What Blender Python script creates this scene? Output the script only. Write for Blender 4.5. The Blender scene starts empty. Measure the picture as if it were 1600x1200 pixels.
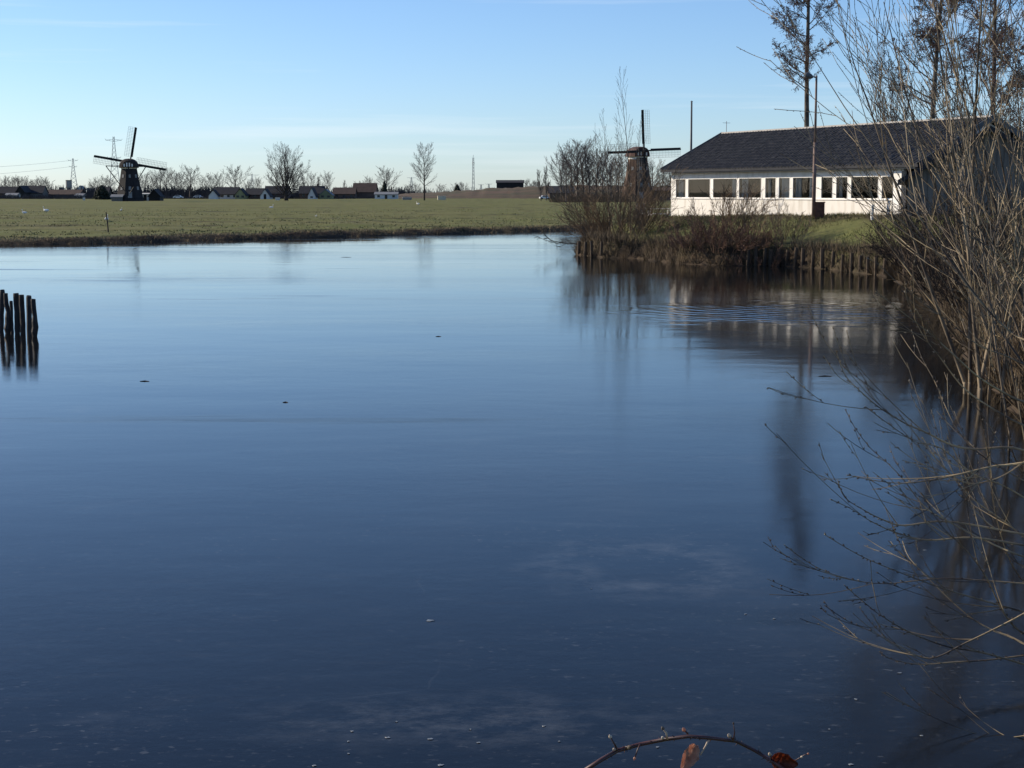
import bpy, math, random
import numpy as np
from mathutils import Vector, Matrix, noise as mnoise

# ------------------------------------------------------------------ camera, sky, sun
S = bpy.context.scene
COL = S.collection
R = math.radians
CAM_H = 3.2
FPX = 2585.0                      # focal length in pixels of a 1600 wide picture
PITCH = math.atan(300.0 / FPX)
cam_d = bpy.data.cameras.new('camera')
cam = bpy.data.objects.new('camera', cam_d); COL.objects.link(cam)
cam.location = (0, 0, CAM_H); cam.rotation_euler = (math.pi / 2 - PITCH, 0, 0)
cam_d.sensor_width = 36; cam_d.lens = 36 * FPX / 1600
cam_d.clip_start = 0.1; cam_d.clip_end = 20000
S.camera = cam

SUN_EL, SUN_AZ = R(26), R(-68)    # azimuth from +Y, clockwise: the sun stands on the left
world = bpy.data.worlds.new('World'); S.world = world; world.use_nodes = True
wn, wl = world.node_tree.nodes, world.node_tree.links
bgn = wn['Background']
sky = wn.new('ShaderNodeTexSky'); sky.sky_type = 'NISHITA'; sky.sun_disc = False
sky.sun_elevation = SUN_EL; sky.sun_rotation = SUN_AZ
sky.altitude = 0; sky.air_density = 0.8; sky.dust_density = 0.3; sky.ozone_density = 6.0
bgn.inputs['Strength'].default_value = 0.131
# thin cirrus: long faint streaks in the sky
tc = wn.new('ShaderNodeTexCoord')
mp = wn.new('ShaderNodeMapping'); mp.inputs['Scale'].default_value = (2.2, 2.2, 60.0)
mp.inputs['Rotation'].default_value = (0, R(1.2), 0)
ns = wn.new('ShaderNodeTexNoise'); ns.inputs['Scale'].default_value = 2.0; ns.inputs['Detail'].default_value = 5
rp = wn.new('ShaderNodeMapRange'); rp.inputs['From Min'].default_value = 0.56; rp.inputs['From Max'].default_value = 0.80
rp.inputs['To Max'].default_value = 0.30
mx = wn.new('ShaderNodeMix'); mx.data_type = 'RGBA'
mx.inputs[7].default_value = (6.2, 6.6, 6.9, 1)
wl.new(tc.outputs['Generated'], mp.inputs['Vector']); wl.new(mp.outputs[0], ns.inputs['Vector'])
wl.new(ns.outputs['Fac'], rp.inputs['Value']); wl.new(rp.outputs[0], mx.inputs[0])
wb = wn.new('ShaderNodeMix'); wb.data_type = 'RGBA'; wb.blend_type = 'MULTIPLY'; wb.inputs[0].default_value = 1.0
wb.inputs[7].default_value = (1.03, 0.995, 0.995, 1)           # camera white balance
wl.new(sky.outputs[0], wb.inputs[6]); wl.new(wb.outputs[2], mx.inputs[6]); wl.new(mx.outputs[2], bgn.inputs['Color'])

to_sun = Vector((math.sin(SUN_AZ) * math.cos(SUN_EL), math.cos(SUN_AZ) * math.cos(SUN_EL), math.sin(SUN_EL)))
sun_d = bpy.data.lights.new('sun', 'SUN'); sun_d.energy = 5.0; sun_d.angle = R(0.53); sun_d.color = (1.0, 0.87, 0.68)
sun = bpy.data.objects.new('sun', sun_d); COL.objects.link(sun)
sun.rotation_euler = to_sun.to_track_quat('Z', 'Y').to_euler(); sun.location = (-40, 10, 60)

S.render.engine = 'CYCLES'
S.view_settings.view_transform = 'Standard'; S.view_settings.look = 'None'
S.view_settings.exposure = 0.25; S.view_settings.gamma = 1.0

# ------------------------------------------------------------------ helpers
cp, sp = math.cos(PITCH), math.sin(PITCH)
def ray(px, py):
    u, v = (px - 800) / FPX, -(py - 600) / FPX
    return Vector((u, v * sp + cp, v * cp - sp))
def at(px, py, Y):
    d = ray(px, py); return Vector((0, 0, CAM_H)) + d * (Y / d.y)
def at_z(px, py, z=0.0):
    d = ray(px, py); return Vector((0, 0, CAM_H)) + d * ((z - CAM_H) / d.z)

def tag(o, label=None, cat=None, group=None, kind=None):
    if label: o['label'] = label
    if cat: o['category'] = cat
    if group: o['group'] = group
    if kind: o['kind'] = kind
    return o
def empty(name, loc, rz=0.0, label=None, cat=None, group=None):
    o = bpy.data.objects.new(name, None); COL.objects.link(o)
    o.location = loc; o.rotation_euler = (0, 0, rz); o.empty_display_size = 0.2
    return tag(o, label, cat, group)

class MB:
    """collects shapes; build() links them as one mesh object"""
    def __init__(self, xf=None): self.v = []; self.f = []; self.xf = xf
    def add(self, vs, fs):
        n = len(self.v)
        if self.xf: vs = [self.xf(p) for p in vs]
        self.v.extend(tuple(p) for p in vs); self.f.extend(tuple(i + n for i in f) for f in fs)
    def box(self, x0, x1, y0, y1, z0, z1):
        self.add([(x0,y0,z0),(x1,y0,z0),(x1,y1,z0),(x0,y1,z0),(x0,y0,z1),(x1,y0,z1),(x1,y1,z1),(x0,y1,z1)],
                 [(0,3,2,1),(4,5,6,7),(0,1,5,4),(1,2,6,5),(2,3,7,6),(3,0,4,7)])
    def bar(self, a, b, w, h=None, up=(0, 0, 1)):
        a, b = Vector(a), Vector(b); h = h or w; d = (b - a).normalized()
        s = d.cross(Vector(up))
        if s.length < 1e-4: s = d.cross(Vector((1, 0, 0)))
        s.normalize(); t = s.cross(d); s = s * w / 2; t = t * h / 2
        self.add([a-s-t, a+s-t, a+s+t, a-s+t, b-s-t, b+s-t, b+s+t, b-s+t],
                 [(3,2,1,0),(4,5,6,7),(0,1,5,4),(1,2,6,5),(2,3,7,6),(3,0,4,7)])
    def tube(self, pts, rad, k=5, cap=True):
        vs = []; fs = []; n = len(pts); pts = [Vector(p) for p in pts]
        ref = Vector((0, 0, 1)) if abs((pts[-1] - pts[0]).normalized().z) < 0.9 else Vector((1, 0, 0))
        for i in range(n):
            d = (pts[min(i+1, n-1)] - pts[max(i-1, 0)])
            if d.length < 1e-9: d = Vector((0, 0, 1))
            d.normalize(); s = d.cross(ref)
            if s.length < 1e-3: s = d.cross(Vector((0, 1, 0)))
            s.normalize(); t = d.cross(s); r = rad[i] if hasattr(rad, '__len__') else rad
            for j in range(k):
                a = 2 * math.pi * j / k; c_, s_ = math.cos(a) * r, math.sin(a) * r
                vs.append((pts[i].x + s.x*c_ + t.x*s_, pts[i].y + s.y*c_ + t.y*s_, pts[i].z + s.z*c_ + t.z*s_))
        for i in range(n - 1):
            for j in range(k):
                j2 = (j + 1) % k; fs.append((i*k+j, i*k+j2, (i+1)*k+j2, (i+1)*k+j))
        if cap: fs.append(tuple(range(k-1, -1, -1))); fs.append(tuple(range((n-1)*k, n*k)))
        self.add(vs, fs)
    def oct(self, p, r, d=(0, 0, 1), rl=None):
        p = Vector(p); d = Vector(d).normalized(); rl = rl or r
        s = d.cross(Vector((0.3, 0.9, 0.31))).normalized(); t = d.cross(s)
        self.add([p+d*rl, p-d*rl, p+s*r, p+t*r, p-s*r, p-t*r],
                 [(0,2,3),(0,3,4),(0,4,5),(0,5,2),(1,3,2),(1,4,3),(1,5,4),(1,2,5)])
    def build(self, name, mat, parent=None, smooth=False, loc=None):
        me = bpy.data.meshes.new(name); me.from_pydata(self.v, [], self.f); me.update()
        if smooth: me.polygons.foreach_set('use_smooth', [True] * len(me.polygons))
        me.materials.append(mat)
        o = bpy.data.objects.new(name, me); COL.objects.link(o)
        if parent: o.parent = parent
        if loc is not None: o.location = loc
        return o

def copy_tree(o, parent=None):
    c = o.copy(); COL.objects.link(c); c.parent = parent
    for ch in list(o.children): copy_tree(ch, c)
    return c

# ------------------------------------------------------------------ materials
def nd(nt, t, **kw):
    n = nt.nodes.new(t)
    for k, v in kw.items(): setattr(n, k, v)
    return n
def pmat(name, c1, c2=None, scale=4.0, rough=0.8, bump=0.0, bscale=None, spec=0.3, detail=5, stretch=(1,1,1), metal=0.0, lo=0.35, hi=0.65):
    m = bpy.data.materials.new(name); m.use_nodes = True; nt = m.node_tree; b = nt.nodes['Principled BSDF']
    b.inputs['Roughness'].default_value = rough; b.inputs['Specular IOR Level'].default_value = spec
    b.inputs['Metallic'].default_value = metal
    c2 = c2 or tuple(x * 0.6 for x in c1)
    t = nd(nt, 'ShaderNodeTexCoord'); mpn = nd(nt, 'ShaderNodeMapping'); mpn.inputs['Scale'].default_value = stretch
    nt.links.new(t.outputs['Object'], mpn.inputs[0])
    n = nd(nt, 'ShaderNodeTexNoise'); n.inputs['Scale'].default_value = scale; n.inputs['Detail'].default_value = detail
    nt.links.new(mpn.outputs[0], n.inputs['Vector'])
    mr = nd(nt, 'ShaderNodeMapRange'); mr.inputs['From Min'].default_value = lo; mr.inputs['From Max'].default_value = hi
    nt.links.new(n.outputs['Fac'], mr.inputs['Value'])
    mix = nd(nt, 'ShaderNodeMix', data_type='RGBA'); mix.inputs[6].default_value = (*c1, 1); mix.inputs[7].default_value = (*c2, 1)
    nt.links.new(mr.outputs[0], mix.inputs[0]); nt.links.new(mix.outputs[2], b.inputs['Base Color'])
    if bump:
        n2 = nd(nt, 'ShaderNodeTexNoise'); n2.inputs['Scale'].default_value = bscale or scale * 3; n2.inputs['Detail'].default_value = 6
        nt.links.new(mpn.outputs[0], n2.inputs['Vector'])
        bp = nd(nt, 'ShaderNodeBump'); bp.inputs['Strength'].default_value = 1.0; bp.inputs['Distance'].default_value = bump
        nt.links.new(n2.outputs['Fac'], bp.inputs['Height']); nt.links.new(bp.outputs[0], b.inputs['Normal'])
    return m

M = {}
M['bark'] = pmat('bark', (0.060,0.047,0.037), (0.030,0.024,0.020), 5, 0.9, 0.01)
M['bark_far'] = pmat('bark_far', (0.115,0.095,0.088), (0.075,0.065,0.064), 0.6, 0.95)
M['twig'] = pmat('twig', (0.145,0.105,0.078), (0.075,0.055,0.045), 1.5, 0.8)
M['willow'] = pmat('willow_bark', (0.060,0.044,0.032), (0.42,0.32,0.18), 2.6, 0.6, spec=0.45, lo=0.40, hi=0.66)
M['willow_stem'] = pmat('willow_stem', (0.065,0.050,0.038), (0.32,0.25,0.165), 4.0, 0.8, 0.004, stretch=(1,1,0.3), lo=0.42, hi=0.66)
M['bud'] = pmat('bud', (0.05,0.033,0.024), (0.30,0.27,0.22), 40, 0.7, lo=0.5, hi=0.75)
M['bush'] = pmat('bush_twig', (0.24,0.165,0.10), (0.11,0.077,0.050), 0.9, 0.85)
M['bush_dark'] = pmat('bush_twig_dark', (0.085,0.060,0.042), (0.040,0.029,0.022), 0.9, 0.9)
M['bush_red'] = pmat('bush_twig_red', (0.20,0.115,0.076), (0.11,0.066,0.046), 0.9, 0.85)
M['alder'] = pmat('alder_bark', (0.15,0.125,0.10), (0.05,0.042,0.036), 2.2, 0.9, 0.01)
M['alder_cone'] = pmat('alder_cone', (0.115,0.070,0.062), (0.060,0.040,0.036), 2, 0.9)
M['reed'] = pmat('dry_reed', (0.17,0.125,0.075), (0.075,0.055,0.036), 1.2, 0.85)
M['tuft'] = pmat('meadow_tuft', (0.105,0.112,0.042), (0.20,0.175,0.085), 0.25, 0.9)
M['straw'] = pmat('bank_straw', (0.30,0.24,0.14), (0.12,0.092,0.055), 0.8, 0.9)
M['grass'] = pmat('grass_blade', (0.085,0.100,0.028), (0.17,0.135,0.060), 0.7, 0.8)
M['mill_body'] = pmat('tarred_boards', (0.030,0.026,0.026), (0.017,0.016,0.018), 1.5, 0.8, stretch=(2,2,0.3))
M['mill_brown'] = pmat('brown_thatch', (0.105,0.066,0.048), (0.066,0.043,0.034), 1.3, 0.9, 0.05, stretch=(2,2,0.4))
M['thatch'] = pmat('dark_thatch', (0.040,0.034,0.032), (0.024,0.021,0.021), 2.0, 0.95, 0.05)
M['cap_red'] = pmat('cap_boards', (0.10,0.052,0.045), (0.06,0.034,0.032), 2.0, 0.85)
M['black_wood'] = pmat('black_wood', (0.018,0.017,0.018), (0.010,0.010,0.011), 2.0, 0.7)
M['lath'] = pmat('grey_lath', (0.32,0.31,0.29), (0.22,0.21,0.20), 2.0, 0.8)
M['white'] = pmat('white_paint', (0.80,0.78,0.74), (0.68,0.65,0.60), 1.2, 0.6, lo=0.4, hi=0.8)
M['white_wall'] = pmat('white_boards', (0.72,0.68,0.62), (0.50,0.46,0.39), 1.6, 0.65, stretch=(1.6,1.6,0.35), lo=0.48, hi=0.78)
M['soffit'] = pmat('soffit_boards', (0.42,0.40,0.38), (0.34,0.32,0.30), 1.2, 0.75)
M['tile'] = pmat('dark_roof_tile', (0.052,0.053,0.058), (0.10,0.097,0.095), 3.0, 0.62, 0.006, 30, lo=0.4, hi=0.75)
M['deck'] = pmat('roof_underlay', (0.05,0.05,0.05), None, 2, 0.9)
M['grey_wall'] = pmat('grey_boards', (0.17,0.155,0.14), (0.12,0.11,0.10), 1.2, 0.85, 0.01, stretch=(6,6,0.6))
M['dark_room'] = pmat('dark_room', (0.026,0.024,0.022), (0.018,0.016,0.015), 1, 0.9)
M['curtain'] = pmat('curtain', (0.62,0.60,0.56), (0.42,0.40,0.37), 1, 0.9)
M['post'] = pmat('weathered_post', (0.105,0.075,0.050), (0.045,0.034,0.026), 7, 0.9, 0.008, stretch=(1,1,0.25))
M['post_wet'] = pmat('black_wet_post', (0.024,0.021,0.020), (0.045,0.036,0.030), 9, 0.6, 0.006, stretch=(1,1,0.25))
M['rust'] = pmat('rusty_steel', (0.17,0.075,0.045), (0.085,0.042,0.030), 6, 0.8, 0.004)
M['lamp_pole'] = pmat('pinkish_pole', (0.21,0.15,0.13), (0.13,0.085,0.07), 3, 0.7)
M['steel'] = pmat('galvanised_steel', (0.30,0.32,0.34), (0.22,0.24,0.26), 0.3, 0.5, metal=0.3)
M['grey_pole'] = pmat('grey_pole', (0.10,0.11,0.12), None, 2, 0.5)
M['concrete'] = pmat('concrete', (0.32,0.31,0.30), (0.24,0.23,0.22), 0.5, 0.9)
M['roof_black'] = pmat('slate_roof', (0.035,0.036,0.042), (0.024,0.025,0.03), 0.6, 0.9)
M['roof_brown'] = pmat('brown_roof', (0.085,0.058,0.048), (0.058,0.042,0.036), 0.6, 0.9)
M['roof_grey'] = pmat('grey_sheet_roof', (0.22,0.235,0.25), (0.17,0.18,0.19), 0.5, 0.8)
M['brick'] = pmat('far_brick', (0.14,0.095,0.075), (0.10,0.07,0.06), 0.8, 0.9)
M['cream'] = pmat('cream_paint', (0.62,0.56,0.42), (0.52,0.47,0.36), 0.5, 0.8)
M['olive'] = pmat('olive_boards', (0.30,0.30,0.16), (0.24,0.24,0.13), 0.5, 0.85)
M['white_far'] = pmat('far_white_wall', (0.66,0.65,0.62), (0.55,0.54,0.52), 0.4, 0.8)
M['glass_far'] = pmat('far_window', (0.03,0.035,0.04), None, 1, 0.2, spec=0.5)
M['soil'] = pmat('dike_soil', (0.115,0.075,0.052), (0.068,0.062,0.036), 0.05, 0.95, 0.3, 0.4, stretch=(1,3,1))
M['feather'] = pmat('white_feather', (0.86,0.84,0.80), (0.72,0.70,0.68), 6, 0.8)
M['beak'] = pmat('beak', (0.45,0.18,0.03), None, 5, 0.6)
M['hedge'] = pmat('evergreen', (0.028,0.036,0.024), (0.016,0.020,0.016), 0.5, 0.9)
M['scrub'] = pmat('far_scrub', (0.085,0.074,0.074), (0.048,0.045,0.048), 0.3, 0.95)
M['cane'] = pmat('bramble_cane', (0.070,0.024,0.024), (0.026,0.013,0.016), 30, 0.5, spec=0.5)
M['leaf_pale'] = pmat('withered_leaf', (0.58,0.37,0.27), (0.34,0.17,0.12), 60, 0.7, 0.001, 200)
M['leaf_red'] = pmat('red_brown_leaf', (0.16,0.034,0.016), (0.085,0.020,0.012), 50, 0.5, 0.001, 200)
M['bud_pale'] = pmat('pale_bud', (0.50,0.42,0.32), (0.32,0.24,0.18), 90, 0.6)
M['flake'] = pmat('ice_flake', (0.22,0.245,0.26), (0.10,0.115,0.13), 20, 0.4)
M['car_paint'] = pmat('white_car_paint', (0.72,0.72,0.72), (0.62,0.62,0.62), 1, 0.3, spec=0.6)
M['tyre'] = pmat('black_rubber', (0.015,0.015,0.015), None, 5, 0.8)

def translucent(m, c, f=0.45):
    nt = m.node_tree; b = nt.nodes['Principled BSDF']; out = nt.nodes['Material Output']
    t = nd(nt, 'ShaderNodeBsdfTranslucent'); t.inputs[0].default_value = (*c, 1); x = nd(nt, 'ShaderNodeMixShader'); x.inputs[0].default_value = f
    nt.links.new(b.outputs[0], x.inputs[1]); nt.links.new(t.outputs[0], x.inputs[2]); nt.links.new(x.outputs[0], out.inputs['Surface'])
translucent(M['leaf_pale'], (0.62,0.36,0.25)); translucent(M['leaf_red'], (0.30,0.06,0.02), 0.35)
def glass_mat():
    m = bpy.data.materials.new('window_glass'); m.use_nodes = True; nt = m.node_tree
    nt.nodes.remove(nt.nodes['Principled BSDF']); out = nt.nodes['Material Output']
    tr = nd(nt, 'ShaderNodeBsdfTransparent'); tr.inputs[0].default_value = (0.80,0.83,0.82,1)
    gl = nd(nt, 'ShaderNodeBsdfGlossy'); gl.inputs['Roughness'].default_value = 0.02
    fr = nd(nt, 'ShaderNodeFresnel'); fr.inputs['IOR'].default_value = 1.33
    mxs = nd(nt, 'ShaderNodeMixShader')
    nt.links.new(fr.outputs[0], mxs.inputs[0]); nt.links.new(tr.outputs[0], mxs.inputs[1]); nt.links.new(gl.outputs[0], mxs.inputs[2])
    nt.links.new(mxs.outputs[0], out.inputs['Surface'])
    return m
M['glass'] = glass_mat()

def ground_mat():
    m = bpy.data.materials.new('meadow'); m.use_nodes = True; nt = m.node_tree; b = nt.nodes['Principled BSDF']; L = nt.links.new
    b.inputs['Roughness'].default_value = 0.95; b.inputs['Specular IOR Level'].default_value = 0.1
    g = nd(nt, 'ShaderNodeNewGeometry')
    def noise(scale, st, det=6):
        mpn = nd(nt, 'ShaderNodeMapping'); mpn.inputs['Scale'].default_value = st; L(g.outputs['Position'], mpn.inputs[0])
        n = nd(nt, 'ShaderNodeTexNoise'); n.inputs['Scale'].default_value = scale; n.inputs['Detail'].default_value = det
        n.inputs['Roughness'].default_value = 0.65
        L(mpn.outputs[0], n.inputs['Vector']); return n.outputs['Fac']
    def rng(x, a, b_, c=0.0, d=1.0):
        r = nd(nt, 'ShaderNodeMapRange'); r.inputs[1].default_value = a; r.inputs[2].default_value = b_
        r.inputs[3].default_value = c; r.inputs[4].default_value = d; L(x, r.inputs[0]); return r.outputs[0]
    def mix(f, a, c):
        mm = nd(nt, 'ShaderNodeMix', data_type='RGBA'); L(f, mm.inputs[0])
        for i, q in ((6, a), (7, c)):
            if isinstance(q, tuple): mm.inputs[i].default_value = (*q, 1)
            else: L(q, mm.inputs[i])
        return mm.outputs[2]
    c = mix(rng(noise(0.10, (0.35, 1.4, 1), 8), 0.40, 0.60), (0.116,0.130,0.044), (0.152,0.148,0.062))
    c = mix(rng(noise(0.5, (0.5, 1.0, 1), 8), 0.52, 0.72), c, (0.066,0.066,0.032))
    c = mix(rng(noise(1.6, (1, 1, 1), 8), 0.55, 0.80, 0, 0.7), c, (0.165,0.145,0.080))
    at_ = nd(nt, 'ShaderNodeAttribute', attribute_name='soil')
    brown = mix(rng(noise(1.3, (1, 1, 1.0), 8), 0.35, 0.65), (0.080,0.058,0.040), (0.026,0.021,0.016))
    c = mix(at_.outputs['Fac'], c, brown)
    L(c, b.inputs['Base Color'])
    bp = nd(nt, 'ShaderNodeBump'); bp.inputs['Strength'].default_value = 1.0; bp.inputs['Distance'].default_value = 0.12
    L(noise(2.2, (1, 1, 1), 8), bp.inputs['Height']); L(bp.outputs[0], b.inputs['Normal'])
    return m
M['ground'] = ground_mat()

def ice_mat():
    m = bpy.data.materials.new('thin_ice'); m.use_nodes = True; nt = m.node_tree; b = nt.nodes['Principled BSDF']; L = nt.links.new
    g = nd(nt, 'ShaderNodeNewGeometry')
    def noise(scale, st, det=5, rough=0.55, off=(0,0,0)):
        mpn = nd(nt, 'ShaderNodeMapping'); mpn.inputs['Scale'].default_value = st; mpn.inputs['Location'].default_value = off
        L(g.outputs['Position'], mpn.inputs[0])
        n = nd(nt, 'ShaderNodeTexNoise'); n.inputs['Scale'].default_value = scale; n.inputs['Detail'].default_value = det
        n.inputs['Roughness'].default_value = rough; L(mpn.outputs[0], n.inputs['Vector']); return n.outputs['Fac']
    def rng(x, a, b_, c=0.0, d=1.0):
        r = nd(nt, 'ShaderNodeMapRange'); r.inputs[1].default_value = a; r.inputs[2].default_value = b_
        r.inputs[3].default_value = c; r.inputs[4].default_value = d; L(x, r.inputs[0]); return r.outputs[0]
    def math_(op, a, c):
        n = nd(nt, 'ShaderNodeMath', operation=op)
        for i, q in ((0, a), (1, c)):
            if isinstance(q, (int, float)): n.inputs[i].default_value = q
            else: L(q, n.inputs[i])
        return n.outputs[0]
    def blob(cx, cy, rx, ry):
        mpn = nd(nt, 'ShaderNodeMapping'); mpn.inputs['Scale'].default_value = (1/rx, 1/ry, 1); mpn.inputs['Location'].default_value = (-cx/rx, -cy/ry, 0)
        L(g.outputs['Position'], mpn.inputs[0]); ln = nd(nt, 'ShaderNodeVectorMath', operation='LENGTH'); L(mpn.outputs[0], ln.inputs[0])
        return ln.outputs['Value']
    # frosted film: streaks and a ring of trapped air
    film = rng(noise(0.9, (0.8, 1.1, 1), 8, 0.7), 0.56, 0.80, 0, 0.8)
    big = rng(noise(0.22, (0.7, 1.2, 1), 4, 0.5, (3.1, 1.7, 0)), 0.48, 0.68)
    rl = math_('ADD', blob(1.15, 14.0, 0.80, 0.95), rng(noise(0.9, (1, 1, 1), 3, 0.6, (7, 3, 0)), 0.2, 0.8, -0.55, 0.55))
    ring = math_('MULTIPLY', rng(rl, 0.35, 0.75, 0, 1), rng(rl, 0.75, 1.5, 1, 0))
    speck = rng(noise(9.0, (1, 1.6, 1), 3, 0.6), 0.64, 0.76, 0, 1)
    fr = math_('ADD', math_('MULTIPLY', film, big), math_('MULTIPLY', math_('MULTIPLY', ring, 0.7), rng(noise(2.4, (1,1,1), 6, 0.7), 0.42, 0.72)))
    rb2 = math_('ADD', blob(-0.15, 9.75, 1.5, 0.55), rng(noise(1.3, (1, 1, 1), 4, 0.6, (2, 9, 0)), 0.2, 0.8, -0.6, 0.6))
    fr = math_('ADD', fr, math_('MULTIPLY', rng(rb2, 0.1, 1.3, 0.65, 0), rng(noise(3.0, (1, 1.5, 1), 8, 0.75), 0.44, 0.70)))
    vo = nd(nt, 'ShaderNodeTexVoronoi', feature='DISTANCE_TO_EDGE'); vo.inputs['Scale'].default_value = 0.16; mpv = nd(nt, 'ShaderNodeVectorMath', operation='ADD')
    nz = nd(nt, 'ShaderNodeTexNoise'); nz.inputs['Scale'].default_value = 0.5; nz.inputs['Detail'].default_value = 5; L(g.outputs['Position'], nz.inputs['Vector'])
    L(g.outputs['Position'], mpv.inputs[0]); L(nz.outputs['Color'], mpv.inputs[1]); L(mpv.outputs[0], vo.inputs['Vector'])
    crack = math_('MULTIPLY', rng(vo.outputs['Distance'], 0.0, 0.0022, 1, 0), rng(noise(0.35, (1,1,1), 3), 0.5, 0.65, 0, 0.22))
    fleck = math_('MULTIPLY', rng(noise(3.2, (0.55, 1.6, 1), 9, 0.78, (1, 4, 0)), 0.52, 0.72), rng(noise(0.3, (0.6, 1.2, 1), 5, 0.6, (8, 2, 0)), 0.35, 0.7, 0.03, 0.26))
    pebble = math_('MULTIPLY', rng(noise(15.0, (0.8, 1.2, 1), 2, 0.5, (3, 3, 0)), 0.63, 0.72), rng(noise(0.45, (0.6, 1.2, 1), 5, 0.65, (4, 1, 0)), 0.42, 0.66, 0.05, 0.75))
    fr = math_('ADD', math_('ADD', math_('ADD', fr, crack), fleck), pebble)
    fr = math_('MINIMUM', math_('ADD', math_('MULTIPLY', fr, 0.75), math_('MULTIPLY', speck, math_('ADD', math_('MULTIPLY', big, 0.45), 0.10))), 0.8)
    mm = nd(nt, 'ShaderNodeMix', data_type='RGBA'); L(fr, mm.inputs[0])
    mm.inputs[6].default_value = (0.004,0.0045,0.005,1); mm.inputs[7].default_value = (0.105,0.112,0.118,1)
    L(mm.outputs[2], b.inputs['Base Color'])
    b.inputs['IOR'].default_value = 1.185
    rough = rng(noise(0.06, (0.35, 1.3, 1), 5), 0.40, 0.66, 0.035, 0.10)
    streak = rng(noise(0.22, (0.16, 1.0, 1), 7, 0.70, (5.3, 2.2, 0)), 0.58, 0.72)
    L(math_('ADD', math_('ADD', rough, math_('MULTIPLY', fr, 0.12)), math_('MULTIPLY', streak, 0.22)), b.inputs['Roughness'])
    # relief: fine skin of the ice + the ripples of the open hole by the palisade
    h1 = math_('MULTIPLY', math_('MULTIPLY', noise(2.6, (1, 1, 1), 8, 0.72), rng(noise(0.10, (0.6, 1.0, 1), 5, 0.6, (1, 6, 0)), 0.42, 0.62, 0.10, 1.0)), 0.0030)
    h2 = math_('MULTIPLY', noise(0.5, (0.5, 1.0, 1), 4, 0.5), 0.006)
    wv = nd(nt, 'ShaderNodeTexWave', wave_type='RINGS', rings_direction='SPHERICAL'); wv.inputs['Scale'].default_value = 0.50
    wv.inputs['Distortion'].default_value = 7.0; wv.inputs['Detail'].default_value = 3.0; wv.inputs['Detail Scale'].default_value = 0.9
    mpw = nd(nt, 'ShaderNodeMapping'); mpw.inputs['Location'].default_value = (-8.5, -47.5, 0)
    L(g.outputs['Position'], mpw.inputs[0]); L(mpw.outputs[0], wv.inputs['Vector'])
    hm = rng(math_('ADD', blob(8.2, 44.5, 5.2, 5.5), rng(noise(0.4, (1, 1, 1), 4, 0.6), 0.2, 0.8, -0.4, 0.4)), 0.45, 1.0, 1, 0)
    h3 = math_('MULTIPLY', math_('ADD', math_('MULTIPLY', wv.outputs['Fac'], 0.010), math_('MULTIPLY', noise(1.1, (0.5, 2.0, 1), 4, 0.55, (2, 8, 0)), 0.016)), hm)
    bp = nd(nt, 'ShaderNodeBump'); bp.inputs['Strength'].default_value = 1.0; bp.inputs['Distance'].default_value = 1.0
    L(math_('ADD', math_('ADD', h1, h2), h3), bp.inputs['Height']); L(bp.outputs[0], b.inputs['Normal'])
    return m
M['ice'] = ice_mat()

# ------------------------------------------------------------------ terrain with the lake basin
def P2(px, py): v = at_z(px, py); return (v.x, v.y)
SHORE = [P2(-300,391), P2(0,383), P2(150,380.5), P2(300,376), P2(450,372), P2(600,368), P2(750,364), P2(900,359.5), P2(955,358.5),
         (7.6,124), (5.0,106), P2(903,398), P2(950,403), P2(1000,404), P2(1060,412), P2(1130,415), P2(1220,415), P2(1300,421), P2(1390,432),
         P2(1440,455), P2(1480,500), P2(1535,570), P2(1610,650), P2(1700,770), P2(1790,1000),
         (6.0,8.6), (2,7.6), (-12,8), (-45,9), (-75,30), (-80,85)]
SH = np.array(SHORE)
def shore_dist(x, y):
    """signed distance to the shoreline, positive on land"""
    best = np.full(x.shape, 1e9); inside = np.zeros(x.shape, bool); n = len(SH)
    for i in range(n):
        ax, ay = SH[i]; bx, by = SH[(i+1) % n]; dx, dy = bx-ax, by-ay
        t = np.clip(((x-ax)*dx + (y-ay)*dy) / (dx*dx + dy*dy), 0, 1)
        best = np.minimum(best, np.hypot(x-ax-t*dx, y-ay-t*dy))
        cr = ((ay > y) != (by > y)) & (x < (bx-ax) * (y-ay) / ((by-ay) if abs(by-ay) > 1e-9 else 1e-9) + ax)
        inside ^= cr
    return np.where(inside, -best, best)
def sst(x, a, b): t = np.clip((x-a)/(b-a), 0, 1); return t*t*(3-2*t)
RNG = np.random.default_rng(7)
GRID = RNG.random((256, 256))
def vnoise(x, y, s):
    x = x/s; y = y/s; xi = np.floor(x).astype(int); yi = np.floor(y).astype(int); fx = x-xi; fy = y-yi
    fx = fx*fx*(3-2*fx); fy = fy*fy*(3-2*fy); g = lambda a, b: GRID[a % 256, b % 256]
    return (g(xi,yi)*(1-fx)+g(xi+1,yi)*fx)*(1-fy) + (g(xi,yi+1)*(1-fx)+g(xi+1,yi+1)*fx)*fy - 0.5
GROOVES = [(126,-0.04), (140,-0.03), (158,-0.05), (180,-0.03), (208,0.02), (245,0.03), (300,0.0), (370,0.04)]
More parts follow.
